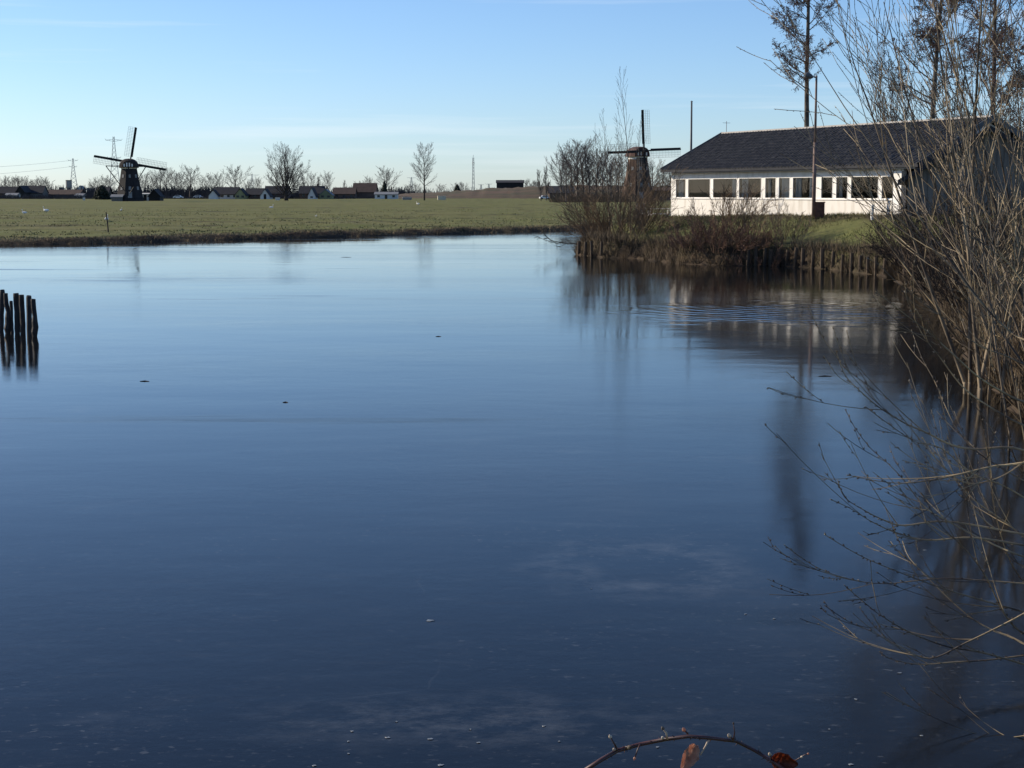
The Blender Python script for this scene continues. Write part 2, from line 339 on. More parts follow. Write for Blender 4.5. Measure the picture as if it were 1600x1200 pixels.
def height(x, y):
    x = np.asarray(x, float); y = np.asarray(y, float)
    d0 = shore_dist(x, y); d = d0 + 0.5*vnoise(x, y, 1.7) + 0.25*vnoise(x+40, y, 0.6)
    field = 0.34*sst(d, -0.1, 0.7)*(1+0.55*vnoise(x, y, 1.3)+0.35*vnoise(x+9, y, 4.0)) + 0.08*vnoise(x, y, 14) + 0.05*vnoise(x, y, 2.5)*sst(d, 0.2, 2)
    for gy, sl in GROOVES:
        field = field - 0.24*np.exp(-((y-gy-sl*x-2.0*vnoise(x, y*0+gy, 25))/0.8)**2)*sst(d, 2, 5)*(0.6+vnoise(x, y, 9))
    pen = 0.78*sst(d0, 0.0, 0.45) + 1.07*sst(d, 0.4, 11) + 0.12*vnoise(x, y, 3.0)*sst(d, 0.3, 2) + 0.08*vnoise(x, y, 0.9)*sst(d, 0, 1)
    pen = pen + 0.35*sst(x, 13, 19)*sst(d, 4, 10)
    fx_ = (x-9.36)*(-0.9165) + (y-98)*(-0.40); fu_ = (x-9.36)*0.40 + (y-98)*(-0.9165)
    zf_ = 1.74 + 0.40*np.clip(fu_/22, 0, 1.1) + 0.07*vnoise(x, y, 0.8)
    wf_ = (1-sst(fx_, 0.6, 7.0))*sst(fx_, -12, -9)*sst(fu_, -5, 0.5)*(1-sst(fu_, 30, 40))
    pen = np.where(zf_ > pen, pen + (zf_-pen)*wf_, pen)
    near = 1.62*sst(d, 0.0, 4.3) + 0.10*vnoise(x, y, 0.8)*sst(d, 0, 1)
    wp = (1-sst(y, 104, 122))*sst(x, 1.0, 3.5)
    wn_ = 1-sst(y, 9, 22)
    z = field*(1-wp) + pen*wp
    z = z*(1-wn_) + near*wn_
    return np.where(d < -0.1, -0.7*sst(-d, 0.1, 1.2), np.maximum(z, -0.05))
def hz(x, y): return float(height(np.array([x]), np.array([y]))[0])

def axis(segs):
    out = []
    for a, b, s in segs: out.extend(np.arange(a, b, s))
    out.append(segs[-1][1]); return np.array(out)
XS = axis([(-6000,-1000,500), (-1000,-200,80), (-200,-60,10), (-60,-30,1.2), (-30,30,0.45), (30,60,2), (60,200,14), (200,1000,80), (1000,6000,500)])
YS = axis([(-120,-10,15), (-10,60,0.8), (60,100,0.42), (100,215,0.6), (215,380,1.5), (380,700,12), (700,2000,80), (2000,9000,500)])
GX, GY = np.meshgrid(XS, YS)
GZ = height(GX, GY)
nx, ny = len(XS), len(YS)
verts = np.stack([GX, GY, GZ], -1).reshape(-1, 3)
ii = (np.arange(ny-1)[:, None]*nx + np.arange(nx-1)[None, :]).reshape(-1)
faces = np.stack([ii, ii+1, ii+nx+1, ii+nx], -1)
me = bpy.data.meshes.new('ground')
me.vertices.add(len(verts)); me.vertices.foreach_set('co', verts.reshape(-1))
me.loops.add(faces.size); me.loops.foreach_set('vertex_index', faces.reshape(-1).astype(np.int32))
me.polygons.add(len(faces)); me.polygons.foreach_set('loop_start', np.arange(0, faces.size, 4, dtype=np.int32))
me.polygons.foreach_set('use_smooth', np.ones(len(faces), bool))
me.update(); me.validate()
sd = shore_dist(GX, GY)
penw = (1-sst(GY, 104, 122))*sst(GX, 1.0, 3.5)
soil = np.clip(1 - sst(sd + 1.6*vnoise(GX, GY, 3.0), 0.3, 3.0), 0, 1)*(1-penw) + penw*np.clip(1 - sst(sd + 2.0*vnoise(GX, GY, 1.5), 0.2, 2.0), 0, 1)
hx = (GX-9.36)*(-0.9165) + (GY-98)*(-0.40)           # bare earth in front of the clubhouse
soil = np.maximum(soil, penw*0.85*(1-sst(np.abs(hx-1.0)+1.5*vnoise(GX, GY, 1.2), 1.0, 2.6))*sst(GY, 70, 76))
for gy, sl in GROOVES:
    soil = np.maximum(soil, 0.8*np.exp(-((GY-gy-sl*GX-2.0*vnoise(GX, GY*0+gy, 25))/(0.9+gy*0.006))**2)*np.clip(0.55+1.6*vnoise(GX, GY, 7), 0, 1)*sst(sd, 2, 5)*(1-penw))
a_ = me.attributes.new('soil', 'FLOAT', 'POINT'); a_.data.foreach_set('value', soil.reshape(-1).astype(np.float32))
me.materials.append(M['ground'])
ground = bpy.data.objects.new('ground', me); COL.objects.link(ground); tag(ground, kind='structure')
ground['label'] = 'flat green meadow and earthen banks around the lake'

ice = MB(); ice.add([(-90,6,0),(40,6,0),(40,150,0),(-90,150,0)], [(0,1,2,3)])
tag(ice.build('lake_ice', M['ice']), 'dark blue frozen lake with blurred reflections', kind='structure')

# brown dike far behind the meadow
dk = MB(); rng_ = random.Random(3)
def dike_top(px):
    pts = [(560,0.3),(620,1.6),(700,3.1),(760,4.2),(830,5.2),(900,5.8),(1100,5.6),(1500,5.0),(1700,4)]
    for (a, ha), (b, hb) in zip(pts, pts[1:]):
        if a <= px <= b: return ha + (hb-ha)*(px-a)/(b-a)
    return 0.2
cols = []
for px in range(560, 1701, 5):
    h_ = dike_top(px); row = []
    for k, (yy, f) in enumerate([(742,0), (750,0.22), (758,0.5), (768,0.80), (776,0.97), (786,1.0), (800,0.75), (820,0)]):
        X = (px-800)/FPX*yy
        row.append((X, yy, 0.35 + h_*f*(1 + 0.20*mnoise.noise((px*0.09, k*0.9, 0))) + (0.35*mnoise.noise((px*0.31, k*1.7, 3)) if 0 < f else -0.6)))
    cols.append(row)
n_ = len(cols[0]); vs = [p for r_ in cols for p in r_]
fs = [(i*n_+j, (i+1)*n_+j, (i+1)*n_+j+1, i*n_+j+1) for i in range(len(cols)-1) for j in range(n_-1)]
dk.add(vs, fs)
tag(dk.build('dike', M['soil'], smooth=True), 'low reddish brown earth dike beyond the meadow', kind='structure')

# ------------------------------------------------------------------ tree generator
def perp(d, rng):
    a = rng.random() * 2 * math.pi
    s = d.cross(Vector((0.31, 0.52, 0.79)))
    if s.length < 1e-3: s = d.cross(Vector((1, 0, 0)))
    s.normalize(); t = d.cross(s); return s*math.cos(a) + t*math.sin(a)
class TP:
    def __init__(self, **k): self.__dict__.update(k)
def grow(mbs, rng, p, d, L, r, lev, T):
    """mbs: list of MB by level; T: seg, sides, n, ang, lr, rr, jit, up, t0, taper per level"""
    seg = T.seg[lev]; path = [p.copy()]; rad = [r]; step = L/seg; dd = d.copy(); dirs = [dd.copy()]
    for i in range(seg):
        dd = dd + Vector((rng.gauss(0, 1), rng.gauss(0, 1), rng.gauss(0, 1)))*T.jit[lev] + Vector((0, 0, T.up[lev]/seg))
        dd.normalize(); p = p + dd*step; path.append(p.copy()); dirs.append(dd.copy())
        f = (i+1)/seg; rad.append(max(r*(1-f*(1-T.taper[lev])), T.rmin))
    mbs[min(lev, len(mbs)-1)].tube(path, rad, T.sides[lev], cap=False)
    if lev == len(T.seg)-1:
        if getattr(T, 'leaf', None): T.leaf(rng, path, dirs, rad)
        return
    n = T.n[lev]
    if isinstance(n, tuple): n = rng.randint(*n)
    for c in range(n):
        t = T.t0[lev] + (1-T.t0[lev])*((c+rng.random())/n); q = t*seg; i = min(int(q), seg-1); f = q-i
        pos = path[i].lerp(path[i+1], f); dr = dirs[i+1]; rr = rad[i]+(rad[i+1]-rad[i])*f
        a = R(T.ang[lev]*(0.75+0.5*rng.random()))*(1-0.35*t*getattr(T, 'apex', 1))
        if lev == 0 and getattr(T, 'strat', False):
            w_ = c*2.39996+rng.random()*0.5; cd = (dr*math.cos(a) + Vector((math.cos(w_), math.sin(w_), 0))*math.sin(a)).normalized()
        else: cd = (dr*math.cos(a) + perp(dr, rng)*math.sin(a)).normalized()
        sh = T.shape(t) if lev == 0 else 1-0.45*t
        grow(mbs, rng, pos, cd, L*T.lr[lev]*sh*(0.75+0.5*rng.random()), max(rr*T.rr[lev], T.rmin), lev+1, T)
def tree(name, loc, T, H, r0, seed, mats, label=None, cat='tree', group=None, lean=(0, 0), parts=('trunk', 'crown')):
    rng = random.Random(seed); root = empty(name, loc, 0, label, cat, group); mbs = [MB(), MB()]
    d0 = Vector((lean[0], lean[1], 1)).normalized()
    grow(mbs, rng, Vector((0, 0, -0.15)), d0, H, r0, 0, T)
    mbs[0].build(parts[0], mats[0], root, smooth=True); mbs[1].build(parts[1], mats[1], root)
    return root
round_shape = lambda t: 0.55 + 0.75*math.sin(math.pi*min(1, max(0, t*0.95)))
T_FAR = TP(seg=[7,6,5,3], sides=[5,4,3,3], n=[(17,19),(10,12),(7,8)], ang=[48,36,36], lr=[0.50,0.40,0.42], rr=[0.42,0.5,0.6],
           jit=[0.03,0.05,0.07,0.09], up=[0.1,0.40,0.25,0.1], t0=[0.20,0.12,0.12], taper=[0.2,0.2,0.3,0.4], rmin=0.015, shape=round_shape, strat=True)
T_BIG = TP(seg=[8,6,5,3], sides=[5,4,3,3], n=[(13,14),(8,9),(5,6)], ang=[40,38,38], lr=[0.40,0.44,0.45], rr=[0.42,0.5,0.6],
           jit=[0.035,0.05,0.07,0.09], up=[0.30,0.30,0.25,0.1], t0=[0.18,0.12,0.12], taper=[0.12,0.2,0.3,0.4], rmin=0.017, shape=lambda t: 1.05-0.35*t, apex=0.5)
T_SECOND = TP(seg=[9,6,5,3], sides=[6,4,3,3], n=[(28,30),(10,11),(7,8)], ang=[62,38,38], lr=[0.42,0.40,0.42], rr=[0.42,0.5,0.6],
           jit=[0.02,0.05,0.07,0.09], up=[0.05,0.50,0.30,0.15], t0=[0.27,0.15,0.12], taper=[0.15,0.2,0.3,0.4], rmin=0.016, shape=lambda t: 1.05-0.45*t, strat=True)
T_POPLAR = TP(seg=[8,5,4,3], sides=[5,4,3,3], n=[(26,28),(6,7),(4,5)], ang=[34,30,30], lr=[0.34,0.45,0.5], rr=[0.45,0.6,0.65],
           jit=[0.02,0.08,0.1,0.12], up=[0.05,0.7,0.4,0.2], t0=[0.15,0.2,0.2], taper=[0.15,0.3,0.4,0.5], rmin=0.022, shape=lambda t: 1.1-0.7*t)

# ------------------------------------------------------------------ windmills
def octa(mb, rings, rot=0.0):
    vs = []; fs = []
    for z, r in rings:
        for j in range(8):
            a = rot + 2*math.pi*(j+0.5)/8; vs.append((r*math.cos(a), r*math.sin(a), z))
    for i in range(len(rings)-1):
        for j in range(8): fs.append((i*8+j, i*8+(j+1) % 8, (i+1)*8+(j+1) % 8, (i+1)*8+j))
    fs.append(tuple(range(7, -1, -1))); fs.append(tuple(range((len(rings)-1)*8, len(rings)*8)))
    mb.add(vs, fs)
def windmill(loc, yaw, body_rot, rb, rt, hb, cap_h, L, sail_ang, hand, mats, label, white_cap, tail):
    """sails turn about local +Y axis at the front; yaw turns the cap, body_rot the eight-sided body"""
    bm_, cm_, = mats
    root = empty('windmill', loc, 0, label, 'windmill')
    m = MB(); octa(m, [(-0.3, rb*1.04), (0.9, rb), (0.9, rb*0.985), (hb*0.30, rb*0.78+rt*0.22-0.15), (hb*0.62, rb*0.40+rt*0.60-0.12), (hb, rt)], body_rot)
    m.build('body', bm_, root)
    m = MB(); octa(m, [(0.75, rb*1.015), (0.95, rb*1.015)], body_rot); m.build('base_ring', M['black_wood'], root)
    m = MB(); octa(m, [(hb-0.30, rt*1.06), (hb+0.02, rt*1.10)], body_rot); m.build('cap_ring', M['white'], root)
    ca, sa = math.cos(yaw), math.sin(yaw)
    xf = lambda p: (p[0]*ca - p[1]*sa, p[0]*sa + p[1]*ca, p[2])
    # cap: rounded boat-shaped hood, ridge along the axle
    m = MB(xf); nseg = 10; sec = []
    for y, s, hh in [(-rt*1.25, 0.62, 0.72), (-rt*0.9, 0.95, 0.92), (-rt*0.2, 1.08, 1.0), (rt*0.6, 1.02, 0.98), (rt*1.15, 0.80, 0.92)]:
        sec.append([(rt*1.12*s*math.copysign(abs(math.cos(math.pi*k/nseg))**0.8, math.cos(math.pi*k/nseg)), y, hb + cap_h*hh*math.sin(math.pi*k/nseg)**0.85) for k in range(nseg+1)])
    vs = [p for s_ in sec for p in s_]; q = nseg+1
    fs = [(i*q+j, i*q+j+1, (i+1)*q+j+1, (i+1)*q+j) for i in range(len(sec)-1) for j in range(nseg)]
    fs.append(tuple(range(q))); fs.append(tuple(range(len(vs)-1, len(vs)-q-1, -1)))
    m.add(vs, fs); cap = m.build('cap', cm_, root)
    # white trim on the cap ends
    for s_, yy in ((-1, -rt*1.27),) if tail else ((1, rt*1.17),):
        for k in range(4):
            x = (-0.60 + 0.40*k)*rt*0.80
            m = MB(xf); m.box(x-0.20, x+0.20, yy-0.04, yy+0.04, hb+0.32, hb+0.32+cap_h*(0.30 if k in (0, 3) else 0.42))
            m.build('trim_board', M['white'], cap)
    # axle and sails
    fy = rt*1.15+1.1; hub = Vector((0, fy, hb + cap_h*0.55))
    m = MB(xf); m.tube([(0, 0, hub.z-0.4), (0, fy+0.45, hub.z+0.05)], 0.36, 8); m.build('axle', M['black_wood'], root)
    for k in range(4):
        a = sail_ang + k*math.pi/2; u = Vector((math.sin(a), 0, math.cos(a))); w = Vector((math.cos(a), 0, -math.sin(a)))*hand
        off = Vector((0, 0.22 if k % 2 else -0.02, 0)); c = hub + off
        s = MB(xf); s.bar(c, c+u*L, 0.42, 0.34, up=(0, 1, 0)); sail = s.build('sail', M['black_wood'], root)
        b = MB(xf); b.bar(c+u*(L*0.17)-w*0.32, c+u*(L*0.995)-w*0.30, 0.46, 0.07, up=(0, 1, 0)); b.build('leading_board', M['black_wood'], sail)
        g = MB(xf); nb = 20; wd = L*0.185
        for i in range(nb+1):
            t = L*(0.17 + 0.82*i/nb); g.bar(c+u*t, c+u*t+w*wd+Vector((0, -0.25, 0)), 0.055, 0.05)
        for f in (0.38, 0.69, 1.0):
            g.bar(c+u*L*0.17+w*wd*f+Vector((0, -0.25*f, 0)), c+u*L*0.99+w*wd*f+Vector((0, -0.25*f, 0)), 0.055, 0.05)
        g.build('sail_lattice', M['lath'], sail)
    # windows and door on the body faces
    def face_quad(j, z0, z1, w0, name, mat):
        a = body_rot + 2*math.pi*(j+1)/8
        def rr(z):
            t = z/hb; prof = [(0.9/hb, rb*0.985), (0.30, rb*0.78+rt*0.22-0.15), (0.62, rb*0.40+rt*0.60-0.12), (1.0, rt)]
            for (a0, r0), (a1, r1) in zip(prof, prof[1:]):
                if t <= a1: return (r0 + (r1-r0)*(t-a0)/(a1-a0))*math.cos(math.pi/8)
            return rt*math.cos(math.pi/8)
        n = Vector((math.cos(a), math.sin(a), 0)); s = Vector((-math.sin(a), math.cos(a), 0)); vs = []
        for dz in (z0, z1):
            for sx in (-1, 1):
                for o in (-0.10, 0.07): vs.append(n*(rr(dz)+o) + s*sx*w0/2 + Vector((0, 0, dz)))
        mm = MB(); mm.add(vs, [(1,3,7,5),(0,4,6,2),(0,1,5,4),(2,6,7,3),(4,5,7,6),(0,2,3,1)]); return mm.build(name, mat, root)
    for j in (4, 5, 6):
        f = face_quad(j, hb*0.70, hb*0.70+1.0, 0.75, 'window', M['lath'])
        f2 = face_quad(j, hb*0.33, hb*0.33+1.1, 0.8, 'window', M['lath'])
    face_quad(5, 0.95, 2.9, 1.3, 'door', M['lath'])
    if white_cap:
        # white boards edging the lit faces under the cap
        for j in (3, 4): face_quad(j, hb-0.75, hb-0.30, rt*0.74, 'trim_board', M['white'])
    if tail:
        # tail pole with struts that turn the cap to the wind
        tl = MB(xf); tl.bar((0, -rt*1.1, hb+0.3), (0, -rt*1.2-3.2, 1.6), 0.30); tl.build('tail_pole', M['black_wood'], root)
        cb = MB(xf); cb.bar((-rt*2.75, -rt*0.4, hb+0.55), (rt*2.3, -rt*0.4, hb+0.35), 0.26); cb.build('cross_beam', M['black_wood'], root)
        for sx, l in ((-1, 2.75), (1, 2.1)):
            st = MB(xf); st.bar((sx*rt*l, -rt*0.42, hb+0.5), (sx*0.5, -rt*1.2-2.6, 2.4), 0.20); st.build('strut', M['black_wood'], root)
    return root
DA = 527.0; pa = at(203, 312, DA)
windmill((pa.x, DA, 0.40), R(8), R(14), 4.55, 2.55, 10.4, 2.9, 11.4, R(10), -1, (M['mill_body'], M['thatch']),
         'dark tarred windmill with spread sails at left beyond the meadow', False, True)
DB = 495.0; pb = at(996, 313, DB)
windmill((pb.x, DB, 0.40), R(180+21), R(10), 5.0, 2.75, 13.2, 3.0, 11.9, R(2.5), -1, (M['mill_brown'], M['cap_red']),
         'brown windmill with white trimmed cap behind the bushes beside the clubhouse', True, False)

# ------------------------------------------------------------------ far buildings
def house(name, label, px0, px1, D, h_e, h_r, depth, wall, roof, gable_front=False, cat='house', wins=0, door=False, chimney=False, yaw=0.0, z0=0.35, group=None):
    x0 = (px0-800)/FPX*D; x1 = (px1-800)/FPX*D; w = x1-x0
    root = empty(name, ((x0+x1)/2, D, z0), yaw, label, cat, group); hw = w/2
    m = MB()
    if gable_front:
        m.add([(-hw,0,-0.3),(hw,0,-0.3),(hw,depth,-0.3),(-hw,depth,-0.3),(-hw,0,h_e),(hw,0,h_e),(hw,depth,h_e),(-hw,depth,h_e),(0,0,h_r),(0,depth,h_r)],
              [(0,1,5,8,4),(1,2,6,5),(2,3,7,9,6),(3,0,4,7)])
    else:
        m.add([(-hw,0,-0.3),(hw,0,-0.3),(hw,depth,-0.3),(-hw,depth,-0.3),(-hw,0,h_e),(hw,0,h_e),(hw,depth,h_e),(-hw,depth,h_e),(-hw,depth/2,h_r),(hw,depth/2,h_r)],
              [(0,1,5,4),(1,2,6,9,5),(2,3,7,6),(3,0,4,8,7)])
    m.build('wall', wall, root)
    ov = 0.35; t = 0.22; m = MB()
    def slab(a, b, c, d):
        up = Vector((0, 0, t)); q = [Vector(v) for v in (a, b, c, d)]
        m.add(q + [v+up for v in q], [(0,3,2,1),(4,5,6,7),(0,1,5,4),(1,2,6,5),(2,3,7,6),(3,0,4,7)])
    if gable_front:
        sl = (h_r-h_e)/hw*ov
        slab((-hw-ov,-ov,h_e-sl),(0,-ov,h_r),(0,depth+ov,h_r),(-hw-ov,depth+ov,h_e-sl)); slab((0,-ov,h_r),(hw+ov,-ov,h_e-sl),(hw+ov,depth+ov,h_e-sl),(0,depth+ov,h_r))
    else:
        sl = (h_r-h_e)/(depth/2)*ov
        slab((-hw-ov,-ov,h_e-sl),(hw+ov,-ov,h_e-sl),(hw+ov,depth/2,h_r),(-hw-ov,depth/2,h_r)); slab((-hw-ov,depth/2,h_r),(hw+ov,depth/2,h_r),(hw+ov,depth+ov,h_e-sl),(-hw-ov,depth+ov,h_e-sl))
    rf = m.build('roof', roof, root)
    if chimney:
        c = MB(); c.box(hw*0.4, hw*0.4+0.7, depth/2-0.35, depth/2+0.35, h_r-0.6, h_r+1.1); c.build('chimney', M['brick'], rf)
    for i in range(wins):
        cx = -hw + w*(i+0.5)/wins; c = MB(); zz = min(1.0, h_e*0.35); zt = min(2.2, h_e*0.85)
        c.box(cx-0.55, cx+0.55, -0.05, 0.05, zz, zt); c.build('window', M['glass_far'], root)
    if door:
        c = MB(); c.box(-0.5, 0.5, -0.04, 0.04, -0.1, 2.0); c.build('door', M['black_wood'], root)
    return root
house('farmhouse', 'long dark roofed barn in the haze at the far left edge', -20, 28, 800, 2.2, 5.2, 9, M['brick'], M['roof_black'], cat='barn')
house('barn', 'low dark barn with a blunt black gable left of the water tower', 30, 43, 780, 3.0, 5.6, 12, M['black_wood'], M['roof_black'], True, cat='barn')
house('barn', 'long blue grey barn roof below the water tower at far left', 44, 71, 790, 2.4, 5.6, 10, M['grey_wall'], M['roof_black'], cat='barn')
house('barn', 'wide brownish shed roof right of the water tower, left of the dark windmill', 72, 128, 800, 1.6, 3.8, 12, M['brick'], M['roof_brown'], cat='barn')
house('white_shed', 'small white shed with flat pitched roof left of the long barns', 13, 31, 760, 1.3, 2.2, 6, M['white_far'], M['roof_grey'], cat='shed')
house('white_shed', 'tiny white shed in front of the brownish roof left of the dark windmill', 122, 134, 770, 1.2, 2.0, 6, M['white_far'], M['roof_grey'], cat='shed')
house('miller_cottage', 'dark cottage with black roof just left of the dark windmill', 152, 172, 640, 2.0, 4.6, 8, M['black_wood'], M['roof_black'], wins=2, cat='house')
house('mill_shed', 'black shed with steep roof just right of the dark windmill', 236, 253, 540, 1.6, 3.6, 6, M['black_wood'], M['roof_black'], True, cat='shed', door=True)
house('white_garage', 'small white flat roofed garage between the dark windmill and its black shed', 225.5, 235, 545, 2.1, 2.3, 5, M['white_far'], M['white_far'], cat='shed', door=True)
house('grey_annex', 'low grey lean-to at the left foot of the dark windmill', 178, 194, 521, 1.3, 1.9, 3, M['grey_wall'], M['roof_grey'], cat='shed')
house('farmhouse', 'long black roofed house with a pale left gable left of the big bare tree', 336, 374, 690, 1.9, 4.7, 9, M['white_far'], M['roof_black'], wins=4)
house('white_gable_house', 'small pale gabled porch house at left end of the long black roof', 329, 343, 680, 1.4, 3.6, 6, M['white_far'], M['roof_black'], True)
house('olive_house', 'small house with a mustard gable left of the big bare tree', 370, 386, 682, 1.7, 4.2, 8, M['olive'], M['roof_black'], True, wins=2)
house('farmhouse', 'long dark roofed house between the mustard gable and big bare tree', 386, 416, 690, 1.7, 4.2, 9, M['brick'], M['roof_black'], wins=3)
house('white_gable_house', 'small house with a white pointed gable just left of the big bare tree', 409, 424, 676, 1.2, 4.0, 8, M['white_far'], M['roof_black'], True, door=True)
house('farmhouse', 'dark house with a tall roof behind the big bare tree', 416, 452, 700, 2.2, 5.2, 9, M['brick'], M['roof_black'], chimney=True, wins=3)
house('farmhouse', 'broad dark roofed house just right of the big bare tree', 470, 507, 695, 2.2, 5.2, 9, M['brick'], M['roof_black'], chimney=True, wins=3)
house('white_gable_house', 'white gabled house with black roof right of the big bare tree', 483, 495, 682, 1.3, 4.5, 9, M['white_far'], M['roof_black'], True, wins=1)
house('olive_house', 'small pale green gabled house between two dark roofs right of the big tree', 501, 520, 690, 1.7, 3.8, 8, M['olive'], M['roof_grey'], True, wins=2)
house('barn', 'low long brown roofed barn right of the pale green gable', 522, 556, 720, 2.0, 4.6, 10, M['brick'], M['roof_brown'], cat='barn', wins=3)
house('barn', 'tall dark brown roofed barn left of the round bare tree', 553, 588, 730, 2.8, 6.6, 12, M['brick'], M['roof_brown'], cat='barn')
house('white_stable', 'low white walled stable with grey sheet roof below the round bare tree', 587, 622, 690, 1.8, 2.7, 6, M['white_far'], M['roof_grey'], cat='shed', wins=3, door=True)
house('long_barn', 'long black roofed hall standing on the brown dike', 776, 818, 830, 7.4, 8.6, 12, M['black_wood'], M['roof_black'], cat='barn')
house('dark_farm', 'dark farm roof under the bare trees left of the brown windmill', 858, 896, 640, 2.4, 5.0, 12, M['brick'], M['roof_black'], cat='barn')
house('dark_farm', 'low dark brick barn right of the brown windmill foot', 1018, 1056, 560, 3.2, 4.2, 10, M['brick'], M['roof_brown'], cat='barn')

# water tower and far blocks on the skyline
D = 1600.0; p = at(108, 302, D); wt = empty('water_tower', (p.x, D, 0), 0, 'grey water tower with a wider top on the far left skyline', 'tower')
m = MB(); m.tube([(0,0,0),(0,0,6.5)], [2.6,2.5], 12); m.build('shaft', M['concrete'], wt)
m = MB(); m.tube([(0,0,6.5),(0,0,7.6),(0,0,14.2)], [2.5,3.0,3.0], 12); m.build('tank', M['concrete'], wt)
m = MB(); m.tube([(0,0,14.2),(0,0,14.6)], [3.2,3.2], 12); m.build('rim', M['roof_black'], wt)
house('skyline_house', 'pale house with a dark peaked roof beside the water tower', 124, 135, 1500, 5.5, 8.4, 10, M['white_far'], M['roof_grey'], True, wins=2)
D = 1500.0; p = at(140, 302, D); b_ = empty('flat_block', (p.x, D, 0), 0, 'grey flat roofed block right of the pale peaked house on skyline', 'building')
m = MB(); m.box(-2.6,2.6,0,8,-0.3,6.4); m.build('wall', M['concrete'], b_)
m = MB(); m.box(-2.8,2.8,-0.2,8.2,6.4,6.8); m.build('roof', M['roof_grey'], b_)
for i in range(3):
    for k in range(2):
        m = MB(); m.box(-2.1+1.5*i,-1.2+1.5*i,-0.04,0.04,1.0+2.6*k,2.4+2.6*k); m.build('window', M['glass_far'], b_)
D = 1550.0; p = at(94.5, 302, D); b_ = empty('flat_block', (p.x, D, 0), 0, 'narrow dark block left of the water tower on skyline', 'building')
m = MB(); m.box(-1.5,1.5,0,6,-0.3,7.2); m.build('wall', M['concrete'], b_)
m = MB(); m.box(-1.6,1.6,-0.1,6.1,7.2,7.6); m.build('roof', M['roof_black'], b_)

# ------------------------------------------------------------------ pylons and masts
def pylon(px, D, H, label, arms, base=4.2, mem=0.30, group=None, cat='pylon', name='power_pylon'):
    root = empty(name, ((px-800)/FPX*D, D, 0.3), R(12), label, cat, group)
    m = MB(); lv = [0, 0.14, 0.27, 0.39, 0.50, 0.60, 0.69, 0.77, 0.84, 0.90, 0.95, 1.0]
    hwid = lambda t: base*(1-t)**1.25 + 0.55
    for sx in (-1, 1):
        for sy in (-1, 1):
            leg = MB(); leg.tube([(sx*hwid(t), sy*hwid(t), H*t) for t in lv], mem*0.6, 4); leg.build('leg', M['steel'], root)
    for a, b in zip(lv, lv[1:]):
        wa, wb = hwid(a), hwid(b); za, zb = H*a, H*b
        for s in (-1, 1):
            m.bar((-wa, s*wa, za), (wb, s*wb, zb), mem*0.55); m.bar((wa, s*wa, za), (-wb, s*wb, zb), mem*0.55)
            m.bar((s*wa, -wa, za), (s*wb, wb, zb), mem*0.55); m.bar((s*wa, wa, za), (s*wb, -wb, zb), mem*0.55)
    m.build('bracing', M['steel'], root)
    for t, l in arms:
        c = MB(); z = H*t
        for sx in (-1, 1):
            c.bar((0, 0, z+1.2), (sx*l, 0, z+0.5), mem*0.7); c.bar((0, 0, z-0.6), (sx*l, 0, z+0.5), mem*0.7); c.bar((sx*l, 0, z+0.5), (sx*l*1.06, 0, z+1.7), mem*0.7)
            c.bar((sx*l*0.5, 0, z+0.85), (sx*l*0.5, 0, z-0.05), mem*0.6)
        c.build('cross_arm', M['steel'], root)
    return root
pylon(120, 2050, 44, 'pale lattice power pylon right of the water tower', [(0.93, 5.6), (0.76, 4.5)], 5.0, 0.34)
pylon(184, 1400, 49, 'tallest lattice power pylon, behind the dark windmill', [(0.93, 6.6), (0.63, 5.2)], 4.6, 0.30)
pylon(397, 2300, 27, 'faint small pylon just left of the big bare tree', [(0.95, 9), (0.70, 6)], 3.4, 0.30)
pylon(644, 2400, 24, 'faint small pylon close left of the tall thin-trunked tree', [(0.95, 6), (0.70, 4)], 3.0, 0.26)
pylon(752, 2500, 14, 'short faint pylon just right of the slender radio mast', [(0.95, 4)], 2.4, 0.26)
pylon(764, 2500, 15, 'short faint pylon second right of the slender radio mast', [(0.95, 5)], 2.4, 0.26)
pylon(790, 2500, 18, 'short faint pylon above the long black hall on the dike', [(0.95, 5)], 2.4, 0.26)
rm = pylon(740, 1500, 33.5, 'slender lattice radio mast above the brown dike', [], 0.55, 0.17, cat='mast', name='radio_mast')
for s in (-1, 1):
    m = MB(); m.box(s*0.75-0.22, s*0.75+0.22, -0.25, 0.25, 27.5, 30.0); m.build('antenna_panel', M['white_far'], rm)
m = MB(); m.bar((0,0,33.5),(0,0,36),0.25); m.build('rod', M['steel'], rm)
for i, (za, zb) in enumerate(((39, 41.5), (31.5, 34))):
    m = MB(); a = Vector((-560, 1500, za-17)); b = Vector(((120-800)/FPX*2050-4, 2050, zb)); pts = []
    for k in range(25):
        t = k/24; q = a.lerp(b, t); q.z -= 9*4*t*(1-t)*0.25 + (0); pts.append(q)
    m.tube([tuple(q - a) for q in pts], 0.10, 4)
    tag(m.build('power_line', M['steel'], loc=a), ['upper', 'lower'][i] + ' faint power line leading left from the far pylon', 'power line')

